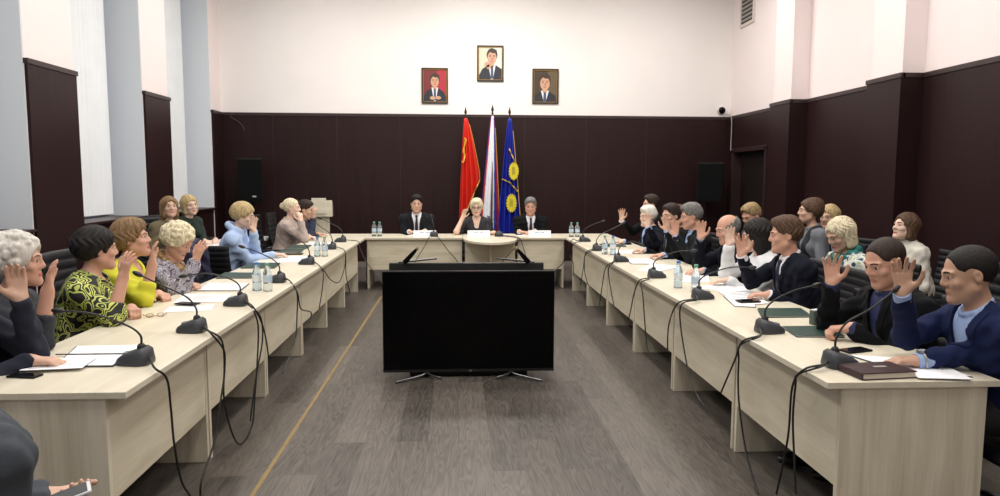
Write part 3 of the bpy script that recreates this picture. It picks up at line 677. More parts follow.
phone('dark phone lying on the paper edge before the curly-haired woman', -1.81, 4.78, 75, z=TT+.010)
folder('white-paged folder with black edge beyond the curly-haired woman', [(-1.98, 5.39), (-1.64, 5.38), (-1.68, 5.74), (-2.03, 5.78)], dk, True, h=.006)
folder('closed dark green folder past the nearer bottles on the left', [(-2.05, 6.05), (-1.73, 6.06), (-1.80, 6.36), (-2.08, 6.38)], gre)
folder('closed dark green folder in front of the woman in light blue', [(-2.05, 6.73), (-1.73, 6.72), (-1.77, 7.10), (-2.07, 7.10)], gre)
sheet('white sheet under the light blue sleeve', [(-1.88, 7.20), (-1.6, 7.20), (-1.59, 7.74), (-1.88, 7.76)], lines=6)
phone('dark tablet by the hand of the woman in light blue', -1.84, 7.98, 5, .2, .15, name='tablet')
folder('closed dark green folder in front of the woman in beige', [(-2.06, 8.58), (-1.82, 8.58), (-1.85, 9.0), (-2.07, 9.0)], gre)
folder('second dark green folder before the woman in beige, the nearer one', [(-2.06, 8.16), (-1.80, 8.16), (-1.83, 8.5), (-2.07, 8.5)], gre)
sheet('white sheets at the far end of the left row', rect(-1.80, 9.30, .3, .3, 5), lines=5)
# right row
t = thing('notebook', 'thick closed burgundy notebook on the near corner of the right desk', 'notebook', (1.85, 2.955, TT+.001), math.radians(6))
bur = M('burgundy leatherette', (48, 26, 30), .5)
MB().box(-.13, .13, -.085, .085, 0, .004).build('back_cover', bur, t, bevel=.0015); MB().box(-.126, .124, -.081, .081, .0042, .026).build('page_block', M('cream pages', (214, 206, 190), .8), t); MB().box(-.13, .13, -.085, .085, .0262, .031).build('front_cover', bur, t, bevel=.0015); MB().box(-.134, -.1305, -.085, .085, 0, .031).build('spine', bur, t, bevel=.001)
MB().box(-.01, .05, .0, .02, .0312, .0316).build('foil_stamp', M('silver stamp', (160, 155, 150), .4), t)
phone('black phone on the right desk behind the nearest microphone', 1.99, 3.37, -72, .078, .155)
folder('open white writing pad under the hand with the wristwatch', [(1.90, 3.28), (2.0, 2.90), (2.24, 2.88), (2.18, 3.20)], dk, True, h=.006)
sheet('white sheet beside the burgundy notebook', rect(2.10, 2.94, .22, .2, -8), z=TT+.0085, lines=0)
folder('closed dark green folder farther of the two by the second microphone', [(1.88, 4.22), (2.2, 4.22), (2.26, 4.48), (1.97, 4.49)], gre)
folder('closed dark green folder nearer of the two, under a clenched hand', [(1.84, 3.68), (2.10, 3.66), (2.13, 3.92), (1.87, 3.92)], gre)
t = thing('desk_clipper', 'small grey-green holder standing between the two green folders', 'holder', (2.13, 4.02, TT+.001), .3); MB().box(-.045, .045, -.02, .02, 0, .085).build('holder_body', M('grey green plastic', (70, 84, 78), .5), t, bevel=.006); MB().box(-.036, .036, -.014, .014, .0855, .09).build('paper_slips', pap, t)
sheet('white printed sheets in front of the man with the dark suit and raised palm', [(1.92, 4.62), (2.14, 4.70), (2.25, 5.34), (1.98, 5.26)], z=TT+.005)
folder('black-edged white folder beside the clear bottles on the right', [(1.86, 4.60), (1.99, 4.56), (2.2, 5.1), (1.94, 5.02)], dk, True, h=.004)
phone('black phone lying on white sheets on the right row', 2.01, 4.74, -82, .08, .16, z=TT+.0125)
sheet('white sheets before the black-haired woman', [(1.82, 5.42), (2.12, 5.24), (2.30, 5.34), (2.22, 5.68)])
sheet('white sheet before the bald man, nearest the desk edge', [(1.82, 5.72), (2.1, 5.75), (2.22, 6.1), (1.95, 6.15)], lines=5)
sheet('white sheets before the grey-haired man in profile', [(1.67, 6.46), (1.90, 6.46), (2.20, 6.76), (1.95, 7.00)])
folder('white folder with black edge under clasped hands on the right row', [(1.74, 6.98), (2.0, 6.95), (2.06, 7.4), (1.78, 7.42)], dk, True, h=.007)
sheet('white sheets by the farther bottles on the right row', [(1.76, 7.98), (2.06, 7.98), (2.1, 8.3), (1.8, 8.35)])
folder('dark green folder at the far end of the right row', [(1.82, 8.75), (2.12, 8.75), (2.14, 9.1), (1.84, 9.1)], gre)
# head table: three tent cards and papers
blue_ink = M('blue print', (110, 140, 190), .6)
for x, y, w, l in ((-.49, 10.36, .33, 'white name card in front of the black-haired man'), (.30, 10.36, .33, 'white name card in front of the white-haired woman'), (1.20, 10.36, .33, 'white name card in front of the grey-haired man')):
    t = thing('name_card', l, 'name card', (x, y, TT+.001), 0, 'white name cards')
    b = MB(); b.prism([(-.035, 0), (-.033, 0), (.001, .088), (.033, 0), (.035, 0), (.001, .092)], -w/2, w/2, fn=lambda p, q, r: (r, p, q)); b.build('card', pap, t)
    b = MB()
    for row, (n, z, hh) in enumerate(((7, .052, .014), (15, .022, .009))):
        L = w*(.44 if row == 0 else .84)
        for k in range(n):
            if k % 5 == 3: continue
            xx = -L/2+L*k/n; yy = -.035+.036*z/.092
            b.add([(xx, yy-.0016, z), (xx+L/n*.7, yy-.0016, z), (xx+L/n*.7, yy+.036*hh/.092-.0016, z+hh), (xx, yy+.036*hh/.092-.0016, z+hh)], [(0, 1, 2, 3)])
    b.build('printed_lines', blue_ink, t)
sheet('white paper under the hands of the grey-haired man', rect(1.0, 10.62, .24, .24, 10), lines=0); sheet('white paper under the hands of the black-haired man', rect(-.62, 10.62, .24, .24, -10), lines=0)
# second-row table at the back left
t = thing('side_table', 'white table at the back left with the two women behind it', 'table', (-3.0, 9.5, 0)); MB().box(-.3, .3, -1.0, 1.0, .72, .75).build('tabletop', M('white table laminate', (228, 230, 230), .4), t, bevel=.002)
for p in ((-.27, -.95), (.24, -.95), (-.27, .9), (.24, .9)): MB().box(p[0], p[0]+.035, p[1], p[1]+.035, .002, .72).build('leg', M('grey table leg', (90, 92, 95), .4, .6), t)
sheet('white papers on the white table at the back left', rect(-2.92, 9.35, .3, .42, 20), lines=6)

# ------------------------------------------------------------ chairs
lea = M('black ribbed leather', (16, 18, 23), .5, spec=.35, bump=.15, bscale=300); chm = M('chair frame metal', (70, 72, 76), .3, .9)
CH = thing('office_chair', '', 'chair')
def ribbed(n, w, L, th, fn, ribs):
    b = MB(); vs = []; nu, nv = 14, ribs*6
    for side in (0, 1):
        for j in range(nv+1):
            for i in range(nu+1):
                u = i/nu*2-1; v = j/nv; rib = abs(math.sin(v*ribs*math.pi)); d = th/2*(.62+.38*rib**.6)*(1-.55*abs(u)**8)*(min(1, 8*v, 8*(1-v))**.4*.5+.5)
                vs.append(fn(u*w/2, v*L, d if side else -d, u))
    m = (nu+1)*(nv+1); fs = []
    for j in range(nv):
        for i in range(nu):
            a = j*(nu+1)+i; fs += [(a, a+nu+1, a+nu+2, a+1), (m+a, m+a+1, m+a+nu+2, m+a+nu+1)]
    rim = [i for i in range(nu+1)]+[(j+1)*(nu+1)+nu for j in range(nv)]+[nv*(nu+1)+nu-1-i for i in range(nu)]+[(nv-1-j)*(nu+1) for j in range(nv-1)]
    fs += [(rim[i], rim[(i+1) % len(rim)], m+rim[(i+1) % len(rim)], m+rim[i]) for i in range(len(rim))]
    b.add(vs, fs); return b.build(n, lea, CH, smooth=True, sharp=70)
ribbed('seat', .48, .46, .07, lambda x, l, d, u: (x, .22-l, .425+d+.012*u*u), 5)
ribbed('backrest', .47, .60, .05, lambda x, l, d, u: (x, -.235-.14*l-.05*math.sin(l*4)+d+.03*u*u, .50+l), 9)
MB().tube([(.0, -.20, .38), (0, -.27, .40), (0, -.285, .56)], .016, 8).build('back_bracket', chm, CH, smooth=True)
MB().lathe([(.03, 0), (.03, .24), (.06, .26), (.06, .29)], 14, (0, 0, .10)).build('column', chm, CH, smooth=True)
b = MB()
for k in range(5):
    a = 2*math.pi*k/5+.3; b.tube([(0, 0, .11), (.15*math.cos(a), .15*math.sin(a), .095), (.27*math.cos(a), .27*math.sin(a), .06)], lambda q: .022-.008*q, 8)
b.build('star_base', chm, CH, smooth=True)
for k in range(5):
    a = 2*math.pi*k/5+.3; MB().lathe([(.026, -.012), (.028, 0), (.026, .012)], 12, (.27*math.cos(a), .27*math.sin(a), .03), R=Matrix.Rotation(math.pi/2, 3, 'X')).build('caster', blk, CH, smooth=True)
for s in (-1, 1): MB().tube([(s*.22, .12, .40), (s*.275, .12, .50), (s*.275, .10, .63), (s*.275, -.10, .645), (s*.255, -.26, .62)], .014, 8).build('armrest', chm, CH, smooth=True)
ch_used = False
def chair(x, y, ang, label):
    global ch_used
    o = CH if not ch_used else copy_tree(CH); ch_used = True
    o.location = (x, y, 0); o.rotation_euler = (0, 0, math.radians(ang)-math.pi/2); tag(o, label, 'chair', 'black ribbed office chairs'); return o
# ------------------------------------------------------------ people: smooth-blended distance fields turned into meshes
V = lambda *a: np.array(a, dtype=np.float64)
def unit(v): v = np.asarray(v, float); return v/np.linalg.norm(v)
def bnd(p):
    if p[0] == 'rc': r = max(p[3], p[4]); return np.minimum(p[1], p[2])-r, np.maximum(p[1], p[2])+r
    r = max(p[2]); return p[1]-r, p[1]+r
def rc(a, b, ra, rb): return ('rc', np.asarray(a, float), np.asarray(b, float), ra, rb)
def el(c, r, R=None): return ('el', np.asarray(c, float), tuple(r), None if R is None else np.asarray(R, float))
def sdf(p, X, Y, Z):
    if p[0] == 'rc':
        a, b = p[1], p[2]; d = b-a; L = max(d@d, 1e-9)
        px, py, pz = X-a[0], Y-a[1], Z-a[2]
        t = np.clip((px*d[0]+py*d[1]+pz*d[2])/L, 0, 1)
        return np.sqrt((px-d[0]*t)**2+(py-d[1]*t)**2+(pz-d[2]*t)**2)-(p[3]+(p[4]-p[3])*t)
    c, r, R = p[1:]
    px, py, pz = X-c[0], Y-c[1], Z-c[2]
    if R is not None:   # columns of R are the ellipsoid's axes
        px, py, pz = (px*R[0, k]+py*R[1, k]+pz*R[2, k] for k in range(3))
    k0 = np.sqrt((px/r[0])**2+(py/r[1])**2+(pz/r[2])**2); k1 = np.sqrt((px/r[0]**2)**2+(py/r[1]**2)**2+(pz/r[2]**2)**2)
    return k0*(k0-1)/np.maximum(k1, 1e-6)
class Grid:
    def __init__(s, lo, hi, v):
        s.v = v; s.lo = np.asarray(lo, float)-3*v; s.n = np.ceil((np.asarray(hi, float)+3*v-s.lo)/v).astype(int)+1
        s.ax = [(s.lo[k]+v*np.arange(s.n[k])).astype(np.float32) for k in range(3)]
    def new(s): return np.full(s.n, .2, np.float32)
    def sl(s, lo, hi):
        a = np.clip(np.floor((lo-s.lo)/s.v).astype(int), 0, s.n); b = np.clip(np.ceil((hi-s.lo)/s.v).astype(int)+1, 0, s.n)
        if np.any(b <= a): return None
        t = tuple(slice(a[k], b[k]) for k in range(3))
        return t, s.ax[0][t[0]][:, None, None], s.ax[1][t[1]][None, :, None], s.ax[2][t[2]][None, None, :]
    def op(s, arr, p, k=.01, mode='u', grow=0.):
        lo, hi = bnd(p); m = k+abs(grow)+2*s.v; q = s.sl(lo-m, hi+m)
        if q is None: return
        t, X, Y, Z = q; d = (sdf(p, X, Y, Z)-grow).astype(np.float32); a = arr[t]
        if mode == 'u':
            h = np.maximum(k-np.abs(a-d), 0)/k; arr[t] = np.minimum(a, d)-h*h*k*.25
        else:
            d = -d; h = np.maximum(k-np.abs(a-d), 0)/k; arr[t] = np.maximum(a, d)+h*h*k*.25
    def all(s): return s.ax[0][:, None, None], s.ax[1][None, :, None], s.ax[2][None, None, :]
    def ripple(s, arr, amp, wl, seed=0, stretch=(1, 1, 1)):
        X, Y, Z = s.all(); r = np.random.default_rng(seed); w = 0
        for _ in range(5):
            d = unit(r.normal(size=3))*2*math.pi/wl*r.uniform(.6, 1.5)*np.array(stretch); ph = r.uniform(0, 6.28)
            w = w+np.sin((X*d[0]+Y*d[1]+Z*d[2]+ph).astype(np.float32))
        arr += (amp/2.2*w).astype(np.float32)
    def mesh(s, arr, name, mats, parent, origin, mi=None):
        idx = np.argwhere(arr < .012)
        if not len(idx): return None
        a = np.maximum(idx.min(0)-2, 0); b = np.minimum(idx.max(0)+3, s.n)
        sub = np.ascontiguousarray(np.clip(arr[a[0]:b[0], a[1]:b[1], a[2]:b[2]], -.15, .15), np.float32)
        g = openvdb.FloatGrid(.15); g.copyFromArray(sub); P, Q = g.convertToQuads(0.)
        if not len(P): return None
        P = P*s.v+s.lo+a*s.v-np.asarray(origin); Q = Q[:, ::-1]
        me = bpy.data.meshes.new(name); nq = len(Q)
        me.vertices.add(len(P)); me.vertices.foreach_set('co', P.astype(np.float32).ravel())
        me.loops.add(nq*4); me.loops.foreach_set('vertex_index', Q.astype(np.int32).ravel())
        me.polygons.add(nq); me.polygons.foreach_set('loop_start', np.arange(0, nq*4, 4, dtype=np.int32)); me.polygons.foreach_set('loop_total', np.full(nq, 4, np.int32))
        me.polygons.foreach_set('use_smooth', np.ones(nq, bool))
        for m in (mats if isinstance(mats, (list, tuple)) else [mats]): me.materials.append(m)
        if mi is not None: me.polygons.foreach_set('material_index', mi(P[Q].mean(1)+np.asarray(origin)).astype(np.int32))
        me.update(calc_edges=True); me.validate()
        return link(bpy.data.objects.new(name, me), parent)

SK = {k: M('skin '+k, c, .5, var=.05, vscale=25, sss=.05) for k, c in dict(fair=(218, 184, 164), mid=(204, 164, 142), ruddy=(202, 154, 132), tan=(188, 148, 124)).items()}
LIPM = M('lips', (178, 126, 110), .5); LIPF = M('rose lips', (176, 92, 90), .45)
EYEW, IRIS = M('lid shaded eye white', (196, 188, 182), .3), M('dark iris', (44, 36, 32), .15)  # white of the eye darkened: shade of the lids put into its colour
def hairm(n, c, v=.4): return M('hair '+n, c, .62, spec=.3, var=v, vscale=9, bump=.8, bscale=22, vstretch=(9, 9, 1.6))
HR = dict(black=hairm('black', (24, 20, 19)), dark=hairm('dark brown', (48, 36, 30)), brown=hairm('brown', (84, 62, 46)), ginger=hairm('ginger', (126, 100, 70)),
  blond=hairm('blond', (180, 158, 116)), pale=hairm('pale blond', (212, 200, 170)), white=hairm('white', (222, 220, 212), .15), grey=hairm('grey', (112, 110, 108)), silver=hairm('silver', (206, 202, 194), .15), auburn=hairm('auburn', (120, 78, 56)), ash=hairm('ash', (150, 128, 92)))
FIN = [(.0295, .078), (.0105, .087), (-.009, .081), (-.0275, .064)]
def hand_prims(W, F, Nn, right, s, curl, spread, thumb=1., fr=1.):
    s = s*.94
    F = unit(F); Nn = np.asarray(Nn, float); Nn = unit(Nn-F*(Nn@F)); T = np.cross(F, Nn) if right else np.cross(Nn, F)
    W = np.asarray(W, float); P = []
    P.append((rc(W-F*.015*s, W+F*.02*s, .026*s, .025*s), .02))
    for o, _ in FIN: P.append((rc(W+F*.018*s+T*o*.5*s, W+F*.092*s+T*o*s, .0165*s, .0125*s), .012))
    P.append((rc(W+F*.02*s+T*.018*s+Nn*.008*s, W+F*.05*s+T*.03*s+Nn*.006*s, .017*s, .013*s), .012))
    for i, (o, L) in enumerate(FIN):
        a = W+F*.092*s+T*o*s; d = unit(F+T*(o/.03)*spread)
        c1 = math.radians(curl*(.75+.12*i)); d1 = d*math.cos(c1)+Nn*math.sin(c1)
        c2 = c1+math.radians(curl*.9+6); d2 = d*math.cos(c2)+Nn*math.sin(c2)
        c3 = c2+math.radians(curl*.6+4); d3 = d*math.cos(c3)+Nn*math.sin(c3)
        b = a+d1*L*.48*s; c = b+d2*L*.30*s; e = c+d3*L*.20*s
        P += [(rc(a, b, .0102*s*fr, .0093*s*fr), .003), (rc(b, c, .0093*s*fr, .0086*s*fr), .003), (rc(c, e, .0086*s*fr, .0072*s*fr), .003)]
    a = W+F*.028*s+T*.026*s+Nn*.006*s; b = W+F*.058*s+T*(.05+.014*thumb)*s+Nn*.012*s; c = b+unit(F*.8+T*.35*thumb+Nn*.25)*.036*s; e = c+unit(F*.95+T*.1*thumb+Nn*.25)*.024*s
    P += [(rc(a, b, .0165*s, .0125*s), .01), (rc(b, c, .012*s, .0105*s), .003), (rc(c, e, .0105*s, .0085*s), .003)]
    return P
def ik(S, Wr, la, lb, pole):
    D = Wr-S; d = np.linalg.norm(D)
    if d > la+lb-.004: k = d/(la+lb-.004); la *= k; lb *= k
    u = D/d; x = (la*la-lb*lb+d*d)/(2*d); h = math.sqrt(max(la*la-x*x, 0)); pole = pole-u*(pole@u)
    return S+u*x+unit(pole)*h
def ring(c, u, f, r, rad, n=14, tilt=0., span=(0, 2*math.pi), fo=1.):
    l = np.cross(u, f); P = []
    for k in range(n):
        a0, a1 = (span[0]+(span[1]-span[0])*q/n for q in (k, k+1))
        p = [c+f*r*fo*math.cos(a)+l*r*math.sin(a)-u*tilt*math.cos(a) for a in (a0, a1)]
        P.append((rc(p[0], p[1], rad, rad), .006))
    return P

def hair_mesh(style, H, A, s, v, mat, parent, origin, seed, NB, part=0.):
    hp = lambda x, y, z: H+s*(A @ V(x, y, z))
    def E(c, r): return el(hp(*c), [q*s for q in r], A)
    t = {'short_m': .003, 'crop': -.002, 'short_f': .010, 'curly': .016, 'bob': .005, 'bouff': .014, 'bald': .0, 'bun': .0, 'long': .008, 'updo': .010}[style]
    add = [(E((0, -.016, .036 if style != 'crop' else .033), (.083+t, .105+t, .096+t)), .01)]
    if style in ('short_f', 'bouff', 'updo', 'curly'): add += [(E((0, -.045, .02), (.075+t, .075+t, .08)), .03)]
    if style == 'short_m': add += [(E((0, .006, .092), (.066, .088, .048)), .04)]
    if style in ('bouff',): add += [(E((0, .01, .085), (.068, .08, .05)), .04)]
    if style == 'updo': add += [(E((0, -.05, .085), (.06, .075, .06)), .04)]
    if style in ('bob', 'long'):
        zb = -.085 if style == 'bob' else -.09
        for q in (-1, 1): add += [(rc(hp(q*.062, -.012, .05), hp(q*.070, .004, zb), .036*s, .026*s), .03)]
        add += [(rc(hp(0, -.06, .02), hp(0, -.058, zb+.005), .062*s, .045*s), .04)]
        for q in (-1, 1): add += [(rc(hp(q*.045, -.05, .02), hp(q*.05, -.045, zb), .045*s, .034*s), .03)]
    if style == 'long':
        bk = NB-H
        for q in (-1, -.5, 0, .5, 1): add += [(rc(hp(q*.06, -.05+.02*abs(q), -.05), NB+np.array(A[:, 0])*q*.095+np.array(A[:, 1])*(-.05+.06*abs(q))+V(0, 0, -.10), .036*s, .022), .03)]
    r = np.random.default_rng(seed)
    if style == 'curly':
        for _ in range(330):
            d = unit(r.normal(size=3)); 
            if d[2] < -.55 or (d[1] > .35 and d[2] < .45): continue
            p = (d[0]*(.083+t), -.018+d[1]*(.10+t), .034+d[2]*(.094+t)); add.append((el(hp(*p), [r.uniform(.010, .019)*s]*3), .008))
    if style == 'bun': add += [(E((0, -.12, .03), (.04, .036, .04)), .01)]
    sub = []
    fz = {'short_m': 0, 'crop': .004, 'bald': 0}.get(style, -.008)
    if style == 'long': fz = -.004
    sub.append((E((0, .125, (-.024 if style in ('short_m', 'crop', 'bald', 'bun') else -.035)+fz), (.102 if style not in ('bob', 'long') else .084, .088, .126)), .022 if style not in ('bob', 'long', 'curly') else .014))
    if style in ('short_m', 'crop', 'bald', 'bun'):
        for q in (-1, 1): sub += [(E((q*.088, .005, -.012), (.034, .030, .034)) if style != 'crop' else E((q*.093, .012, -.004), (.034, .038, .048)), .008), (E((q*.08, .075, -.03), (.05, .06, .075)), .01)]
    elif style in ('short_f', 'updo', 'bouff'):
        for q in (-1, 1): sub += [(E((q*.098, .012, -.020), (.034, .022, .026)), .008), (E((q*.08, .085, -.03), (.05, .05, .07)), .01)]
    if style == 'bald': sub += [(E((0, .03, .105), (.088, .125, .088)), .015)]
    lo = np.min([bnd(a[0])[0] for a in add], 0)-.02; hi = np.max([bnd(a[0])[1] for a in add], 0)+.02
    G = Grid(lo, hi, v); arr = G.new()
    for p, k in add: G.op(arr, p, k*s)
    for p, k in sub: G.op(arr, p, k*s, 's')
    X, Y, Z = G.all(); px, py, pz = X-H[0], Y-H[1], Z-H[2]
    ly = px*A[0, 1]+py*A[1, 1]+pz*A[2, 1]; lz = px*A[0, 2]+py*A[1, 2]+pz*A[2, 2]; lx = px*A[0, 0]+py*A[1, 0]+pz*A[2, 0]
    if style not in ('bob', 'long'):     # trim below the nape line
        nz = {'curly': -.075, 'bouff': -.07, 'short_f': -.075, 'updo': -.055}.get(style, -.058)
        d = (-(lz-nz*s)-.45*(ly+.085*s)*-1)   # plane rising towards the temples
        d = (nz*s+.42*(ly+.085*s)-lz)*.92
        d = d.astype(np.float32); kk = .02*s; h = np.maximum(kk-np.abs(arr-d), 0)/kk; arr = np.maximum(arr, d)+h*h*kk*.25
    ph = np.arctan2(lx, -ly+.03)
    if style not in ('curly', 'crop'): arr += (.0030*s*np.sin(ph*20+14*lz/s+3*np.sin(lz*60+seed))*np.clip((lz/s+.10)*8, 0, 1)+.0016*s*np.sin(ph*9+seed+25*ly)).astype(np.float32)
    return G.mesh(arr, 'hair', mat, parent, origin)

def person(label, head, face, R=None, L=None, torso=None, lean=10, skin='mid', hair=('short_m', 'dark'), outfit=None, female=False, s=1.06, width=1., seat=.46, group='seated people', glasses=False, beard=False, open_eyes=True, back=0., seed=None, chairlab=None, chair_low=0, knee=(0, 0), chair_ang=None, lapels=True, nb=None):
    outfit = outfit or {}
    seed = seed if seed is not None else int(abs(head[0]*1000)+head[1]*100) % 9999
    H = V(*head); dist = math.hypot(H[0], H[1]); v = min(.0095, max(.0044, .78*dist/706))
    yw, pit, rol = (math.radians(a) for a in face); ty = math.radians(torso if torso is not None else face[0])
    A = np.array(Matrix.Rotation(yw-math.pi/2, 3, 'Z') @ Matrix.Rotation(pit, 3, 'X') @ Matrix.Rotation(rol, 3, 'Y'))
    hp = lambda x, y, z: H+s*(A @ V(x, y, z))
    f = V(math.cos(ty), math.sin(ty), 0.); fh = V(math.cos(yw), math.sin(yw), 0.)
    NB = V(*nb) if nb else H-V(0, 0, (.160 if female else .154)*s)-fh*.03*s-f*(.018*s+.05*max(0, -pit))
    zp = seat+.095; P = NB-f*math.tan(math.radians(lean))*(NB[2]-zp); P[2] = zp
    u = unit(NB-P); f2 = unit(f-u*(f@u)); l = np.cross(u, f2); TL = np.linalg.norm(NB-P); B3 = np.stack([f2, l, u], 1)
    bw = width*s*(.92 if female else 1.)
    origin = V(P[0], P[1], 0)
    t = thing('person', label, 'person', tuple(origin), 0., group)
    def tp(a, b, c): return P+f2*a+l*b+u*c
    torso_p = [(el(tp(0, 0, .02), (.125*s, .175*bw, .12), B3), .02), (el(tp(.005, 0, TL*.40), (.112*s, .148*bw, .20), B3), .10),
        (el(tp(.008, 0, TL*.70), (.112*s, .165*bw, .17), B3), .08)]
    SH = {q: NB-u*.062*s+l*q*.168*bw for q in (1, -1)}
    torso_p += [(rc(SH[-1], SH[1], .056*s, .056*s), .08), (rc(NB-u*.022, SH[1]*.5+NB*.5-u*.012, .040*s, .042*s), .04), (rc(NB-u*.022, SH[-1]*.5+NB*.5-u*.012, .040*s, .042*s), .04)]
    if female: torso_p += [(el(tp(.085*s, q*.072*s, TL*.66), (.062*s, .07*s, .07*s), B3), .05) for q in (1, -1)]
    # arms: q = -1 right, +1 left
    arms = {}
    for q, sp in ((-1, R), (1, L)):
        sp = dict(sp) if sp else dict(w=tuple(P+f*.30+l*q*.10+V(0, 0, .09)), F=tuple(f-V(0, 0, .2)), N=(0, 0, -1), curl=25)
        F = unit(sp['F']); Wr = V(*sp['w']) if 'w' in sp else V(*sp['palm'])-F*.058*s
        S = SH[q]; pole = V(*sp['pole']) if 'pole' in sp else V(0, 0, -1)+l*q*.45-f*.25
        El = V(*sp['elbow']) if 'elbow' in sp else ik(S, Wr, .285*s, .25*s, pole)
        arms[q] = dict(S=S, E=El, W=Wr, F=F, N=sp['N'], curl=sp.get('curl', 14), spread=sp.get('spread', .16), thumb=sp.get('thumb', 1.), d=unit(Wr-El))
    # ---- body
    nk = hp(0, -.012, -.06)
    body = [(p, k) for p, k in torso_p]
    for q in (1, -1):
        hip = P+l*q*.085; kn = P+f*.43*s+l*q*.11+V(*knee, 0); kn[2] = seat+.055; an = kn+f*(-.05 if q > 0 else .03); an[2] = .09
        arms[q]['leg'] = (hip, kn, an)
        body += [(rc(hip, kn, .075, .05), .03), (rc(kn, an, .048, .034), .02), (rc(an+V(0, 0, -.03), an+f*.13+V(0, 0, -.05), .03, .022), .02)]
    body += [(rc(NB-u*.03, nk, .055*s*(.88 if female else 1), .051*s*(.86 if female else 1)), .035)]
    e = lambda c, r, k=.02: (el(hp(*c), [q*s for q in r], A), k*s)
    c = lambda a, b, ra, rb, k=.01: (rc(hp(*a), hp(*b), ra*s, rb*s), k*s)
    jw = .050 if female else .056
    body += [e((0, -.014, .032), (.077, .097, .092)), e((0, .032, -.03), (.060, .060, .082), .03)]
    for q in (1, -1):
        body += [c((q*jw, .005, -.055), (q*.014, .070, -.094), .018, .015, .035), e((q*.042, .062, -.022), (.022, .02, .018), .02), c((q*.012, .086, .026), (q*.046, .072, .027), .010, .009, .012),
                 e((q*.077, -.012, -.002), (.0075, .0175, .029), .006), c((q*.0150, .092, -.026), (q*.012, .092, -.025), .0082, .008, .01)]
    body += [c((0, .085, .020), (0, .1015, -.020), .0085, .0118, .014), e((0, .078, -.098), (.018, .016, .014), .02), c((-.016, .088, -.057), (.016, .088, -.057), .0055, .0055, .006), c((-.014, .086, -.067), (.014, .086, -.067), .0068, .0068, .006)]
    cuts = [(el(hp(q*.031, .098, .008), [q2*s for q2 in (.016, .012, .009)], A), .010*s) for q in (1, -1)]
    cuts += [(el(hp(q*.0855, -.008, .003), [q2*s for q2 in (.0055, .009, .014)], A), .004*s) for q in (1, -1)]
    hands = []
    for q in (1, -1):
        a = arms[q]; hands += [(rc(a['S'], a['E'], .046*s, .040*s), .03), (rc(a['E'], a['W'], .041*s, .0275*s), .015)]
        hands += hand_prims(a['W'], a['F'], a['N'], q < 0, s*(.94 if female else 1.), a['curl'], a['spread'], a['thumb'], max(1., min(1.18, v/.0062)))
    allp = [p for p, _ in body+hands]
    lo = np.min([bnd(p)[0] for p in allp], 0)-.045; hi = np.max([bnd(p)[1] for p in allp], 0)+.045
    G = Grid(lo, hi, v); arr = G.new()
    for p, k in body: G.op(arr, p, k)
    for p, k in cuts: G.op(arr, p, k, 's')
    for q in (1, -1):
        G.op(arr, rc(hp(q*.017, .0835, .0150), hp(q*.046, .0735, .0125), .0072*s, .0062*s), .004); G.op(arr, rc(hp(q*.018, .0815, -.0022), hp(q*.044, .073, -.002), .0060*s, .0055*s), .005)
    ha = G.new()
    for p, k in hands: G.op(ha, p, k)
    arr = np.minimum(arr, ha)
    lipc = hp(0, .094, -.062)
    def lips(Q):
        d = (Q-lipc) @ A; return ((np.abs(d[:, 0]) < .023*s) & (np.abs(d[:, 1]) < .012*s) & (np.abs(d[:, 2]) < .010*s-.15*np.abs(d[:, 0])))
    G.mesh(arr, 'body', [SK[skin], LIPF if female else LIPM], t, origin, lips)
    # ---- eyes, brows
    for q in (1, -1):
        b = MB(); cc = hp(q*.031, .0762, .007)-origin; rr = .0122*s
        b.ball((0, 0, 0), rr, n=16, m=12); b.v = [tuple(cc+A @ np.array((x, z, y))) for x, y, z in b.v]
        for k, fc in enumerate(b.f):
            m = (sum((np.array(b.v[i]) for i in fc), np.zeros(3))/len(fc)-cc) @ A
            if m[1] > rr*.74: b.m[k] = 1
            if not open_eyes: b.m[k] = 2
        b.build('eye', [EYEW, IRIS, SK[skin]], t, smooth=True)
    bm = HR[hair[1]] if hair[1] not in ('pale', 'blond', 'white', 'silver') else HR['ash']
    if hair[1] in ('white', 'silver'): bm = HR['grey']
    for q in (1, -1):
        b = MB(); b.tube([hp(q*.013, .0955, .0275)-origin, hp(q*.030, .091, .033)-origin, hp(q*.047, .079, .0275)-origin], lambda z: .0032*s, 6)
        b.build('eyebrow', bm, t, smooth=True)
    hair_mesh(hair[0], H, A, s, v*.9, HR[hair[1]], t, origin, seed, NB)
    if glasses:
        b = MB()
        for q in (1, -1): b.tube([hp(q*.033+.022*math.cos(k*math.pi/8), .103, .006+.016*math.sin(k*math.pi/8))-origin for k in range(17)], .0028, 6, smooth=0); b.tube([hp(q*.055, .10, .01)-origin, hp(q*.08, -.005, .012)-origin], .0025, 6, smooth=0)
        b.tube([hp(-.011, .104, .008)-origin, hp(.011, .104, .008)-origin], .0025, 6, smooth=0); b.build('spectacles', M('dark spectacle frame', (50, 34, 32), .35), t, smooth=True)
    # ---- trousers and shoes on a coarse grid
    tv = max(.0095, v); tr = [(p, k) for p, k in torso_p[:1]]
    for q in (1, -1): hip, kn, an = arms[q]['leg']; tr += [(rc(hip, kn, .092, .066), .03), (rc(kn, an, .064, .052), .02)]
    lo = np.min([bnd(p)[0] for p, _ in tr], 0)-.03; hi = np.max([bnd(p)[1] for p, _ in tr], 0)+.03
    G2 = Grid(lo, hi, tv); a2 = G2.new()
    for p, k in tr: G2.op(a2, p, k, 'u', .004)
    G2.ripple(a2, .004, .09, seed)
    G2.mesh(a2, 'trousers', outfit.get('legs', M('dark trousers', (26, 27, 32), .8)), t, origin)
    sh = MB()
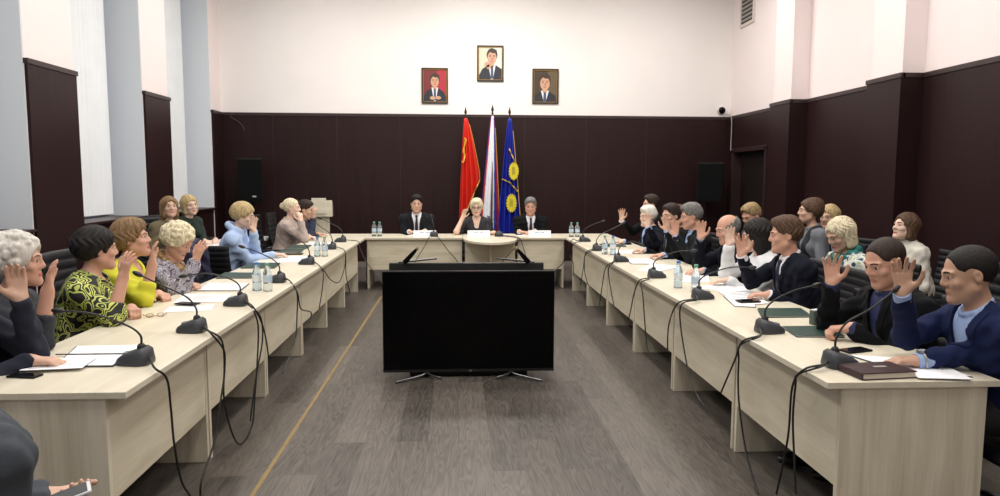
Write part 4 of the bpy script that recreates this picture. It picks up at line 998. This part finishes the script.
    for q in (1, -1):
        an = arms[q]['leg'][2]-origin; d = f; ll = np.cross(V(0, 0, 1), d)
        Rm = Matrix(((d[0], ll[0], 0), (d[1], ll[1], 0), (0, 0, 1)))
        sb = MB(); sb.ball(an+d*.055+V(0, 0, -.045), (.135, .047, .042), Rm); sb.ball(an+V(0, 0, -.02), (.052, .044, .05), Rm)
        sb.v = [(x, y, max(z, .003)) for x, y, z in sb.v]; sb.build('shoe', M('black shoe leather', (18, 17, 17), .35), t, smooth=True)
    # ---- upper clothing
    kind = outfit.get('kind', 'suit'); col = outfit['mat']; neckcut = rc(NB-u*.03*s+f2*.012, NB+u*.14*s+f2*.03, .060*s, .075*s)
    def sleeves(grow, sl, ext=0., fold=.0):
        a3 = G.new()
        for q in (1, -1):
            a = arms[q]; E_, W_ = a['E'], a['W']
            if sl > 0.:
                end = E_+(W_-E_)*sl; b3 = G.new()
                G.op(b3, rc(a['S'], E_, .050*s, .045*s), .02, 'u', grow); G.op(b3, rc(E_, end, .045*s, (.041-.011*sl)*s), .03, 'u', grow)
                G.op(b3, rc(end+a['d']*(.052*s+grow), end+a['d']*.16, .052*s, .052*s), .002, 's')
            else:
                end = a['S']+(E_-a['S'])*(1+sl); dd = unit(E_-a['S']); b3 = G.new()
                G.op(b3, rc(a['S'], end, .050*s, .047*s), .02, 'u', grow+.004); G.op(b3, rc(end+dd*(.06*s+grow), end+dd*.22, .06*s, .06*s), .002, 's')
            a3 = np.minimum(a3, b3)
        return a3
    def trunk(grow, low=-.1):
        a3 = G.new()
        for p, k in torso_p: G.op(a3, p, k, 'u', grow)
        return a3
    def merge(a, b, k=.03): h = np.maximum(k-np.abs(a-b), 0)/k; return np.minimum(a, b)-h*h*k*.25
    X, Y, Z = G.all(); rx, ry, rz = X-NB[0], Y-NB[1], Z-NB[2]
    ch = (rx*u[0]+ry*u[1]+rz*u[2]).astype(np.float32); cl = (rx*l[0]+ry*l[1]+rz*l[2]).astype(np.float32); cf = (rx*f2[0]+ry*f2[1]+rz*f2[2]).astype(np.float32)
    if kind == 'suit':
        vb = tp(.165*s, 0, TL*outfit.get('button', .36)); vcut = rc(NB+f2*.065+u*.03, vb, outfit.get('open', .072)*s, outfit.get('open', .072)*.3*s)
        J = merge(trunk(.016), sleeves(.010, .93)); G.ripple(J, .0048, .085, seed); 
        lapd = sdf(vcut, X, Y, Z).astype(np.float32)
        base = J.copy()
        for w in (vcut, neckcut): G.op(J, w, .004, 's')
        G.mesh(J, 'jacket', col, t, origin)
        if lapels:
            wlap = .010+.036*np.clip((ch+.30)/.26, 0, 1)
            LP_ = np.maximum.reduce([base-.0065, -lapd+.001, lapd-wlap, -cf+.0, -(base+.012), ch-.03]); G.mesh(LP_, 'lapels', col, t, origin)
        S_ = trunk(.004); shirt = S_.copy()
        G.op(shirt, neckcut, .004, 's', -.006)
        clip = np.maximum(shirt, ch-.02); clip = np.maximum(clip, -(ch+.45))
        for p, k in ring(NB+u*.026*s+f2*.012*s, u, f2, .060*s, .011*s, tilt=.014): G.op(clip, p, .010)
        for q in (1, -1): G.op(clip, rc(NB+u*.014*s+f2*.062*s+l*q*.024, NB-u*.026*s+f2*.088*s+l*q*.046, .010*s, .006), .006)
        cu = G.new()
        for q in (1, -1):
            a = arms[q]; e0 = a['E']+(a['W']-a['E'])*.86; e1 = a['W']+a['d']*.006; b3 = G.new(); G.op(b3, rc(e0, e1, .038*s, .0355*s), .01); G.op(b3, rc(e1+a['d']*.045*s, e1+a['d']*.12, .046*s, .046*s), .002, 's'); cu = np.minimum(cu, b3)
        G.mesh(np.minimum(clip, cu), 'shirt', outfit.get('shirt', M('white shirt', (226, 228, 234), .7)), t, origin)
        if outfit.get('tie'):
            w = np.clip(.016-.10*(ch+.03)*.5, .012, .036)*s
            T_ = np.maximum.reduce([S_-.012, np.abs(cl)-w, ch+.012, -(ch+.40), -cf+.02, -(S_+.004)])
            G.op(T_, el(NB-u*.006*s+f2*.084*s, (.019*s, .020*s, .019*s), B3), .006)
            G.mesh(T_, 'tie', outfit['tie'], t, origin)
    else:
        sl = outfit.get('sleeve', .96); g = outfit.get('grow', .010)
        K = merge(trunk(g), sleeves(g*.8+.002, sl)); G.ripple(K, outfit.get('fold', .0045), .085, seed)
        ct = outfit.get('neck', 'crew')
        G.op(K, neckcut, .006, 's')
        if ct == 'scoop': G.op(K, rc(NB+f2*.05+u*.05, tp(.14*s, 0, TL*.80), .066*s, .03), .008, 's')
        if ct == 'vee': G.op(K, rc(NB+f2*.055+u*.04, tp(.15*s, 0, TL*.72), .06*s, .012), .006, 's')
        if ct in ('crew', 'polo'):
            for p, k in ring(NB+u*.018*s+f2*.008, u, f2, .064*s, .011*s, tilt=.016): G.op(K, p, .012)
        if ct == 'roll':
            G.op(K, rc(NB-u*.02, NB+u*.045*s+f2*.012, .072*s, .066*s), .02); G.op(K, rc(NB+u*.09*s+f2*.02, NB+u*.2*s+f2*.04, .06*s, .07*s), .003, 's')
        if ct == 'hood':
            for p, k in ring(NB+u*.028*s-f2*.015, u, f2, .085*s, .030*s, tilt=.02, span=(.7, 2*math.pi-.7)): G.op(K, p, .02)
            for p, k in ring(NB+u*.012*s+f2*.01, u, f2, .068*s, .014*s, tilt=.02): G.op(K, p, .015)
        G.mesh(K, outfit.get('name', 'sweater'), col, t, origin)
        if outfit.get('under'):
            S_ = trunk(.004); G.op(S_, neckcut, .004, 's', -.004); G.op(S_, rc(NB+f2*.06+u*.05, NB+f2*.075-u*.03, .05*s, .02), .004, 's'); G.mesh(np.maximum(np.maximum(S_, ch-.03), -(ch+.4)), 'blouse', outfit['under'], t, origin)
        if outfit.get('vest'):
            B_ = np.maximum.reduce([trunk(.017), np.abs(cl)-.135*bw, -(ch+.48)]); G.op(B_, neckcut, .006, 's', .008); G.op(B_, rc(NB+f2*.06+u*.05, tp(.15*s, 0, TL*.55), .075*s, .02), .006, 's'); G.mesh(B_, 'vest', outfit['vest'], t, origin)
    if outfit.get('scarf'):
        sc_ = G.new()
        for k2, (rr, tz, rad) in enumerate(((.080, .022, .028), (.086, .002, .026))):
            for p, k in ring(NB+u*tz*s+f2*.012, u, f2, rr*s, rad*s, tilt=.03): G.op(sc_, p, .015)
        for q in (1, -1): G.op(sc_, rc(NB+f2*.09*s+l*q*.03-u*.02, tp(.145*s, q*.05, TL*outfit.get('scarf_len', .45)), .034*s, .030*s), .02)
        G.ripple(sc_, .006, .045, seed+1); G.mesh(sc_, 'scarf', outfit['scarf'], t, origin)
    if outfit.get('necklace'):
        b = MB()
        for k in range(34):
            a = 2*math.pi*k/34; fw = math.cos(a); pz = (.01 if fw < 0 else .01-.115*fw**1.3)
            b.ball(NB+u*pz+f2*(.012+.105*fw+(.034*fw if fw > 0 else 0))*s+l*.072*math.sin(a)*s*(1-.15*max(fw, 0))-origin, .0085, n=8, m=6)
        b.build('pearl_necklace', M('pearls', (226, 220, 212), .25), t, smooth=True)
    for q, wname in ((-1, 'watch_right'), (1, 'watch_left')):
        if outfit.get(wname):
            a = arms[q]; W_ = a['W']-a['d']*.012; d = a['d']; nn = -unit(np.asarray(a['N'], float)-d*(np.asarray(a['N'], float)@d)); tt = np.cross(d, nn)
            b = MB(); b.tube([W_+nn*.034*s*math.cos(k*math.pi/12)+tt*.034*s*math.sin(k*math.pi/12)-origin for k in range(25)], .008, 6, smooth=0); o = b.build('wristwatch', outfit[wname], t, smooth=True)
            Rm = Matrix.Identity(3); Rm.col[0] = Vector(d); Rm.col[1] = Vector(tt); Rm.col[2] = Vector(nn)
            MB().lathe([(.019, 0), (.021, .004), (.019, .010)], 18, W_+nn*.036*s-origin, R=Rm).build('watch_case', M('steel', (160, 162, 166), .25, 1), o, smooth=True)
            MB().lathe([(.016, .0102), (.016, .0108)], 18, W_+nn*.036*s-origin, R=Rm).build('watch_face', M('watch face', (150, 158, 165), .3), o)
            break
    if outfit.get('bracelet'):
        a = arms[outfit['bracelet']]; W_ = a['W']-a['d']*.015; x = unit(np.cross(a['d'], V(0, .3, 1))); y = np.cross(a['d'], x)
        MB().tube([W_+x*.033*s*math.cos(k*math.pi/10)+y*.033*s*math.sin(k*math.pi/10)-origin for k in range(21)], .0035, 6, smooth=0).build('bracelet', gold, t, smooth=True)
    if outfit.get('earring'):
        for q in (1, -1): MB().ball(hp(q*.080, -.004, -.036)-origin, (.005, .005, .010), n=8, m=6).build('earring', gold, t, smooth=True)
    ca = chair_ang if chair_ang is not None else (torso if torso is not None else face[0])
    bk = .03+back
    if chairlab:
        ch_ = chair(P[0]-f[0]*bk, P[1]-f[1]*bk, ca, chairlab)
        if chair_low: ch_.scale.z = chair_low
    return t
# ------------------------------------------------------------ who sits where
def up(palm, N, F=(0, 0, 1), **k): return dict(palm=palm, F=F, N=N, **k)
def rest(palm, F=(1, 0, 0), **k): return dict(dict(palm=palm, F=F, N=(0, 0, -1), curl=26, spread=.05, pole=(0, 0, -.4)), **k)
navy, black_s, char, blue_s, dgrey = M('navy suit cloth', (15, 18, 32), .9, spec=.2), M('black suit cloth', (13, 14, 18), .9, spec=.2), M('charcoal suit cloth', (26, 28, 33), .9, spec=.2), M('bright navy suit cloth', (22, 31, 66), .9, spec=.2), M('dark grey knit', (62, 68, 76), .85, bump=.3, bscale=260)
sh_w, sh_b, sh_g = M('white shirt', (226, 228, 234), .7), M('light blue shirt', (150, 172, 214), .7), pattern('grey check shirt', [(0, (150, 155, 165)), (.5, (120, 126, 138))], 60)
tie_k, tie_n = M('black tie', (20, 20, 24), .5), M('navy tie', (28, 34, 60), .5)
swirl = pattern('black and lime swirl print', [(0, (18, 20, 18)), (.34, (190, 200, 100)), (.40, (18, 20, 18)), (.46, (200, 208, 112)), (.515, (18, 20, 18)), (.575, (192, 202, 100)), (.63, (18, 20, 18))], 15, .5)
paisley = pattern('grey paisley print', [(0, (70, 66, 82)), (.38, (168, 166, 176)), (.46, (96, 88, 108)), (.52, (186, 184, 190)), (.58, (110, 80, 96)), (.64, (150, 150, 164))], 26, .8)
floral = pattern('white floral print', [(0, (40, 52, 60)), (.36, (120, 150, 160)), (.43, (214, 216, 210)), (.56, (150, 170, 120)), (.60, (222, 222, 216)), (.66, (60, 84, 130))], 18, .5)
glit = pattern('dark speckled cloth', [(0, (24, 28, 38)), (.60, (70, 76, 90)), (.63, (26, 30, 40))], 120)
# left row, nearest first
person('person in dark navy at the left edge, one hand on a white sheet', (-2.13, 3.17, 1.19), (15, 0, 0), L=up((-1.95, 3.22, 1.12), (.6, -.8, 0), (-.12, 0, 1), curl=18, spread=.05), R=rest((-1.85, 3.21, .785), (1, .15, -.05)), torso=5, lean=16, outfit=dict(kind='knit', mat=M('dark navy knit', (24, 28, 46), .85), neck='crew'), hair=('short_m', 'dark'), group='people in the left row', chairlab='black ribbed chair under the person in dark navy at the left edge')
person('person with silver curly hair in dark speckled blouse, hand raised to the mouth', (-2.22, 3.68, 1.175), (16, 0, 0), R=up((-2.01, 3.56, 1.10), (.9, .45, 0), (.14, 0, 1), curl=12, elbow=(-2.06, 3.55, .80)), torso=6, female=True, skin='ruddy', hair=('curly', 'silver'), outfit=dict(kind='blouse', mat=glit, neck='crew', sleeve=.45, earring=1), group='people in the left row', chairlab='black ribbed chair under the silver-haired person in the left row')
person('person with short dark hair in a black and lime swirl blouse, palm raised', (-2.20, 4.42, 1.165), (40, -2, 0), R=up((-1.95, 4.23, 1.075), (.45, .9, 0), (.26, 0, 1), curl=14, elbow=(-2.0, 4.16, .80), spread=.22), L=rest((-1.97, 4.36, .80), (.6, -.8, 0), curl=60), torso=14, female=True, width=1.16, skin='ruddy', hair=('short_f', 'black'), outfit=dict(kind='blouse', mat=swirl, neck='vee', sleeve=.22, grow=.016), group='people in the left row', chairlab='black ribbed chair behind the person in the swirl blouse')
person('person with ginger hair in a bright yellow sweater, hand raised to the face', (-2.25, 5.0, 1.175), (12, 8, 0), R=up((-2.03, 4.79, 1.085), (.95, .3, 0), (.05, 0, 1), curl=14, elbow=(-2.08, 4.76, .80)), L=rest((-2.05, 4.98, .79), (.7, -.6, 0), curl=40), torso=4, female=True, width=1.08, skin='ruddy', hair=('bouff', 'ginger'), outfit=dict(kind='knit', mat=M('bright yellow knit', (208, 205, 52), .8), neck='vee', sleeve=.42, bracelet=1), group='people in the left row', chairlab='black ribbed chair under the person in yellow')
person('person with curly blond hair and gold scarf bowing over papers, palm out', (-2.20, 5.66, 1.10), (-5, -30, 0), R=up((-1.95, 5.40, 1.035), (.5, .85, 0), (.4, 0, 1), curl=12, spread=.26), L=rest((-2.02, 5.46, .79), (.8, -.4, 0), curl=45), torso=2, lean=20, female=True, width=1.1, skin='ruddy', hair=('curly', 'pale'), outfit=dict(kind='blouse', mat=paisley, neck='crew', sleeve=.92, grow=.016, scarf=pattern('gold brown scarf', [(0, (110, 84, 52)), (.45, (168, 136, 88)), (.55, (128, 98, 62))], 22, .6)), group='people in the left row', chairlab='black ribbed chair under the curly blond person with a scarf')
person('person with short blond hair in a light blue hoodie, hand by the eyes', (-2.25, 7.54, 1.205), (2, -16, 0), L=up((-2.12, 7.45, 1.105), (.8, -.6, 0), (.05, 0, 1), curl=12, elbow=(-2.16, 7.62, .80)), R=rest((-1.90, 7.62, .785), (1, .1, 0)), torso=4, lean=18, female=True, width=1.08, skin='fair', hair=('short_f', 'blond'), outfit=dict(kind='knit', name='hoodie', mat=M('light blue jersey', (168, 190, 226), .85), neck='hood', grow=.011, fold=.005), group='people in the left row', chair_ang=72, back=-.09, chair_low=.84, chairlab='black ribbed chair turned sideways under the person in the light blue hoodie')
person('person with pale tied-back hair in a beige sweater, hand over mouth', (-2.25, 9.73, 1.19), (0, 0, 0), R=up((-2.09, 9.50, 1.08), (-.6, .8, 0), (-.15, .15, 1), curl=30, elbow=(-2.04, 9.46, .80)), L=rest((-2.0, 9.8, .79), (.8, -.5, 0)), torso=2, female=True, width=1.02, skin='fair', hair=('bun', 'pale'), outfit=dict(kind='knit', mat=M('beige knit', (172, 156, 148), .85), neck='crew', grow=.014), group='people in the left row', chairlab='black ribbed chair under the person in beige')
person('person in navy with dark hair at the far end of the left row', (-2.2, 10.32, 1.14), (0, -12, 0), R=up((-2.04, 10.10, 1.08), (.7, .7, 0), (.05, 0, 1), curl=16), L=rest((-1.98, 10.35, .79), (.9, -.2, 0)), torso=0, skin='mid', hair=('short_m', 'dark'), outfit=dict(kind='knit', mat=M('navy cloth', (30, 38, 62), .85), neck='crew'), group='people in the left row', chairlab='black ribbed chair at the far end of the left row')
# back left pair
person('person with long light brown hair and raised chin at the back left by the blind', (-3.5, 8.80, 1.235), (306, 8, 0), torso=325, female=True, skin='mid', hair=('long', 'ginger'), outfit=dict(kind='knit', mat=M('olive knit', (110, 100, 76), .85), neck='crew'), group='people at the back table', chairlab='chair under the long-haired person at the back left')
person('person with blond bobbed hair in dark green leaning on the back table', (-3.52, 9.50, 1.24), (318, -4, 10), R=rest((-3.22, 9.22, .79), (.5, -.5, 0), curl=40), L=rest((-3.16, 9.38, .79), (.3, -.8, 0), curl=40), torso=330, lean=16, female=True, skin='fair', hair=('bob', 'blond'), outfit=dict(kind='knit', mat=M('dark green knit', (26, 40, 34), .85), neck='crew'), group='people at the back table', chairlab='chair under the person in dark green at the back left')
# head table
person('person in a black suit and tie with black hair at the head table', (-.64, 10.92, 1.205), (274, -4, 0), R=rest((-.68, 10.63, .80), (.85, -.35, 0), curl=35), L=rest((-.56, 10.63, .81), (-.85, -.35, 0), curl=35), torso=272, lean=8, width=1.16, skin='mid', hair=('short_m', 'black'), outfit=dict(mat=char, shirt=sh_w, tie=tie_k), group='people at the head table', chair_low=.86, chairlab='black chair under the black-haired person at the head table')
person('person with white hair, glasses and pearl necklace at the head table, hand at temple', (.28, 10.9, 1.15), (267, -2, 0), R=up((.08, 10.74, 1.06), (.55, -.8, 0), (.3, .1, 1), curl=18, elbow=(-.03, 10.66, .80)), L=rest((.47, 10.62, .79), (-1, -.1, 0)), torso=270, lean=10, female=True, width=1.1, skin='fair', hair=('bouff', 'pale'), glasses=True, outfit=dict(kind='blouse', name='blouse', mat=M('black blouse', (18, 19, 26), .7), neck='scoop', sleeve=-.22, necklace=1), group='people at the head table', chair_low=.86, chairlab='black chair under the white-haired person at the head table')
person('person in a black suit with grey-brown hair at the head table by the blue flag', (1.12, 10.92, 1.17), (263, -8, 0), R=rest((.98, 10.62, .80), (.85, -.35, 0), curl=40), L=rest((1.10, 10.62, .81), (-.85, -.35, 0), curl=40), torso=268, lean=10, width=1.16, skin='ruddy', hair=('short_m', 'grey'), outfit=dict(mat=black_s, shirt=sh_w, tie=tie_k), group='people at the head table', chair_low=.86, chairlab='black chair under the grey-haired person at the head table')
# right row, farthest first
person('person with dark hair, farthest of the right row, palm held up to the left', (2.68, 9.72, 1.245), (183, 0, 0), R=up((2.29, 9.79, 1.085), (-.5, -.87, 0), (0, 0, 1), curl=10, spread=.3), torso=182, skin='mid', hair=('short_m', 'dark'), outfit=dict(mat=black_s, shirt=sh_w), group='people in the right row', chair_low=.86, chairlab='black chair at the far end of the right row')
person('person with white hair in a dark suit, palm held before the face', (2.45, 9.0, 1.12), (195, -4, 0), L=up((2.31, 8.48, 1.085), (-.5, -.87, 0), (0, .05, 1), curl=12), R=rest((2.1, 9.1, .79), (-1, 0, 0)), torso=184, skin='fair', hair=('short_m', 'white'), outfit=dict(mat=navy, shirt=sh_b), group='people in the right row', chair_low=.86, chairlab='black chair under the white-haired person in the right row')
person('person half hidden behind the grey-haired one in the right row, no hand raised', (2.66, 8.42, 1.15), (192, -4, 0), torso=182, skin='ruddy', hair=('short_m', 'brown'), outfit=dict(mat=black_s, shirt=sh_w), group='people in the right row', chair_low=.86, chairlab='black chair under the half-hidden person in the right row')
person('person in a black suit and white shirt looking to the left behind two raised hands', (2.40, 7.85, 1.185), (202, -2, 0), L=up((2.25, 7.50, 1.105), (-.4, -.9, 0), (-.12, 0, 1), curl=12, spread=.25), R=rest((2.08, 7.98, .79), (-1, 0, 0)), torso=186, skin='mid', hair=('short_m', 'dark'), outfit=dict(mat=black_s, shirt=sh_b, tie=tie_k), group='people in the right row', chair_low=.86, chairlab='black chair under the person looking left in the right row')
person('person with thick grey hair in dark suit, seen in profile in the right row', (2.47, 7.36, 1.21), (172, -12, 0), L=up((2.21, 7.06, 1.085), (-.45, -.9, 0), (-.05, 0, 1), curl=12, spread=.2), R=rest((2.13, 7.42, .79), (-1, 0, 0)), torso=178, width=1.08, skin='ruddy', hair=('short_m', 'grey'), outfit=dict(mat=char, shirt=sh_b), group='people in the right row', chair_low=.86, chairlab='black chair under the grey-haired person in the right row')
person('person with a bald crown in dark jacket, looking down at the desk', (2.45, 6.28, 1.15), (182, -16, 0), R=up((2.22, 6.34, 1.12), (-.5, -.87, 0), (.02, 0, 1), curl=10, spread=.2), L=rest((2.12, 6.14, .79), (-1, .1, 0)), torso=180, lean=14, skin='ruddy', hair=('bald', 'grey'), outfit=dict(mat=navy, shirt=sh_g, watch_right=M('black watch strap', (20, 20, 20), .5)), group='people in the right row', chair_low=.86, chairlab='black chair under the bald person')
person('person with long black hair in a white blouse, palm up, face turned away', (2.45, 5.66, 1.145), (152, -10, 0), R=up((2.24, 5.70, 1.12), (-.5, -.87, 0), (0, 0, 1), curl=8, spread=.18), L=rest((2.12, 5.55, .79), (-1, .1, 0)), torso=172, lean=14, female=True, skin='fair', hair=('long', 'black'), outfit=dict(kind='blouse', mat=M('white blouse', (218, 220, 224), .7), neck='crew', grow=.014), group='people in the right row', chair_low=.86, chairlab='black chair under the black-haired person in white')
person('person with short brown hair in a dark navy suit, in profile, palm raised', (2.40, 5.04, 1.195), (163, -5, 0), R=up((2.08, 5.06, 1.105), (-.45, -.9, 0), (-.06, 0, 1), curl=12, spread=.32), L=rest((2.15, 4.86, .79), (-.9, .4, 0)), torso=176, lean=14, width=1.1, skin='ruddy', hair=('short_m', 'brown'), outfit=dict(mat=navy, shirt=sh_w, tie=tie_n), group='people in the right row', chair_low=.86, chairlab='black chair under the brown-haired person in profile')
person('person with cropped dark hair in dark navy looking down, palm up, fist on folder', (2.28, 3.63, 1.165), (192, -20, 0), R=up((2.04, 3.72, 1.095), (-.5, -.87, 0), (-.04, 0, 1), curl=10, spread=.3), L=rest((2.03, 3.60, .815), (-.9, .3, -.1), curl=55), torso=182, lean=14, width=1.14, skin='ruddy', hair=('crop', 'dark'), outfit=dict(mat=black_s, shirt=M('deep navy shirt', (32, 42, 84), .7)), group='people in the right row', chair_low=.86, chairlab='black chair under the person with cropped hair looking down')
person('person in a bright navy suit and wristwatch, palm raised, nearest on the right', (2.32, 3.06, 1.178), (162, -13, 0), R=up((2.01, 3.06, 1.15), (-.5, -.87, 0), (-.06, 0, 1), curl=9, spread=.26, elbow=(2.14, 3.20, .86)), L=rest((2.03, 3.03, .79), (-1, .10, 0), curl=30, elbow=(2.42, 2.99, .845)), torso=172, knee=(.05, .12), lean=23, width=1.14, skin='tan', hair=('crop', 'black'), outfit=dict(mat=blue_s, shirt=sh_b, button=.22, open=.082, watch_left=M('steel watch band', (170, 170, 172), .3, .9)), group='people in the right row', chair_low=.86, chairlab='black chair under the person with the wristwatch')
# second row on the right
person('person with fair brown hair looking down, behind the black-haired one', (3.25, 7.66, 1.20), (200, -22, 0), torso=190, skin='ruddy', hair=('short_m', 'ash'), outfit=dict(kind='knit', mat=M('indigo cloth', (36, 38, 66), .85), neck='crew'), group='people in the second row on the right', chair_low=.86, chairlab='chair under the fair-haired person in the second row')
person('person with brown swept-up hair and grey-edged dark vest in the second row', (3.7, 7.25, 1.265), (168, 4, 0), torso=172, female=True, skin='mid', hair=('updo', 'brown'), outfit=dict(kind='knit', mat=M('grey knit', (108, 112, 120), .85), neck='crew', vest=M('black vest cloth', (22, 24, 32), .8)), group='people in the second row on the right', chair_low=.86, chairlab='chair under the person with swept-up hair')
person('person with blond bob in a light blue blouse, half behind the floral blouse', (4.12, 7.62, 1.195), (212, -8, 0), torso=205, female=True, skin='mid', hair=('bob', 'blond'), outfit=dict(kind='blouse', mat=M('cornflower blue blouse', (108, 142, 214), .75), neck='vee'), group='people in the second row on the right', chair_low=.86, chairlab='chair under the person in the light blue blouse', chair_ang=200)
person('person with pale blond bob, teal scarf and floral blouse looking down', (3.05, 5.46, 1.17), (188, -26, 0), torso=184, lean=14, female=True, width=1.14, skin='mid', hair=('bob', 'pale'), outfit=dict(kind='blouse', mat=floral, neck='crew', grow=.016, scarf=M('teal scarf', (30, 110, 104), .7), scarf_len=.7), group='people in the second row on the right', chair_low=.86, chairlab='chair under the person in the floral blouse')
person('person with brown bob in a cream turtleneck gazing up, alone by the right wall', (4.15, 6.32, 1.17), (186, 10, 0), torso=176, female=True, skin='fair', hair=('bob', 'brown'), outfit=dict(kind='knit', mat=M('cream knit', (204, 200, 190), .85), neck='roll', grow=.014), group='people in the second row on the right', chair_low=.86, chairlab='chair under the person in the cream turtleneck')
# foreground at the left edge
person('person in dark grey at the bottom left corner holding a phone, nearest the camera', (-1.36, 1.66, 1.24), (60, -20, 0), nb=(-1.175, 1.66, 1.05), R=dict(palm=(-1.06, 1.78, .715), F=(.9, .35, .05), N=(-.2, .2, 1), curl=24, elbow=(-1.06, 1.55, .72)), L=dict(palm=(-1.15, 2.02, .68), F=(.8, -.3, 0), N=(0, 0, 1), curl=35), torso=58, lean=6, width=1.02, skin='mid', hair=('short_m', 'dark'), outfit=dict(kind='knit', mat=dgrey, neck='crew', grow=.018), group='foreground', chairlab='black ribbed chair under the person with the phone in the bottom left corner')
t = thing('smartphone', 'white-edged smartphone held by the person in the bottom left corner', 'phone', (-1.02, 1.80, .782), math.radians(-60), 'phones on the desks')
Rt = Matrix.Rotation(math.radians(12), 3, 'X')
MB().box(-.036, .036, -.072, .072, 0, .009, R=Rt).build('phone_body', M('white phone edge', (220, 222, 226), .3), t, bevel=.003); MB().box(-.032, .032, -.064, .064, .0092, .0098, R=Rt).build('glass', glass_b, t)
# empty chairs, and a jacket over one of them
cj = chair(-2.17, 6.80, 10, 'black ribbed chair with a dark jacket over its back, in the left row'); cj.scale.z = .88
chair(-2.14, 8.62, 5, 'empty black ribbed chair between the light blue hoodie and the beige sweater')
chair(2.34, 4.34, 178, 'empty black ribbed chair between the two suited people with raised palms, right row').scale.z = .80
chair(3.0, 4.05, 176, 'empty black ribbed chair behind the near end of the right row')
G = Grid((-2.76, 6.35, .45), (-2.10, 7.25, 1.25), .0085); a = G.new()
f = V(math.cos(.14), math.sin(.14), 0); lft = V(-f[1], f[0], 0); o3 = V(-2.17, 6.80, 0)
for q in np.linspace(-1, 1, 9):
    top = o3-f*(.335-.02*q*q)+lft*.245*q+V(0, 0, .985-.07*abs(q)**3)
    G.op(a, rc(top, top-V(0, 0, .45)-f*.03, .042, .05), .05)
for q in (-1, 1): G.op(a, rc(o3-f*.30+lft*.29*q+V(0, 0, .91), o3-f*.26+lft*.31*q+V(0, 0, .56), .055, .045), .04)
back_cut = [el(o3-f*.30+V(0, 0, .66), (.035, .235, .31), np.stack([f, lft, V(0, 0, 1)], 1))]
for p in back_cut: G.op(a, p, .01, 's')
G.ripple(a, .007, .10, 5)
t = thing('jacket', 'dark blue jacket hung over the back of an empty chair in the left row', 'jacket', tuple(o3-f*.3)); G.mesh(a, 'jacket_body', M('dark indigo jacket', (40, 40, 66), .8), t, o3-f*.3)
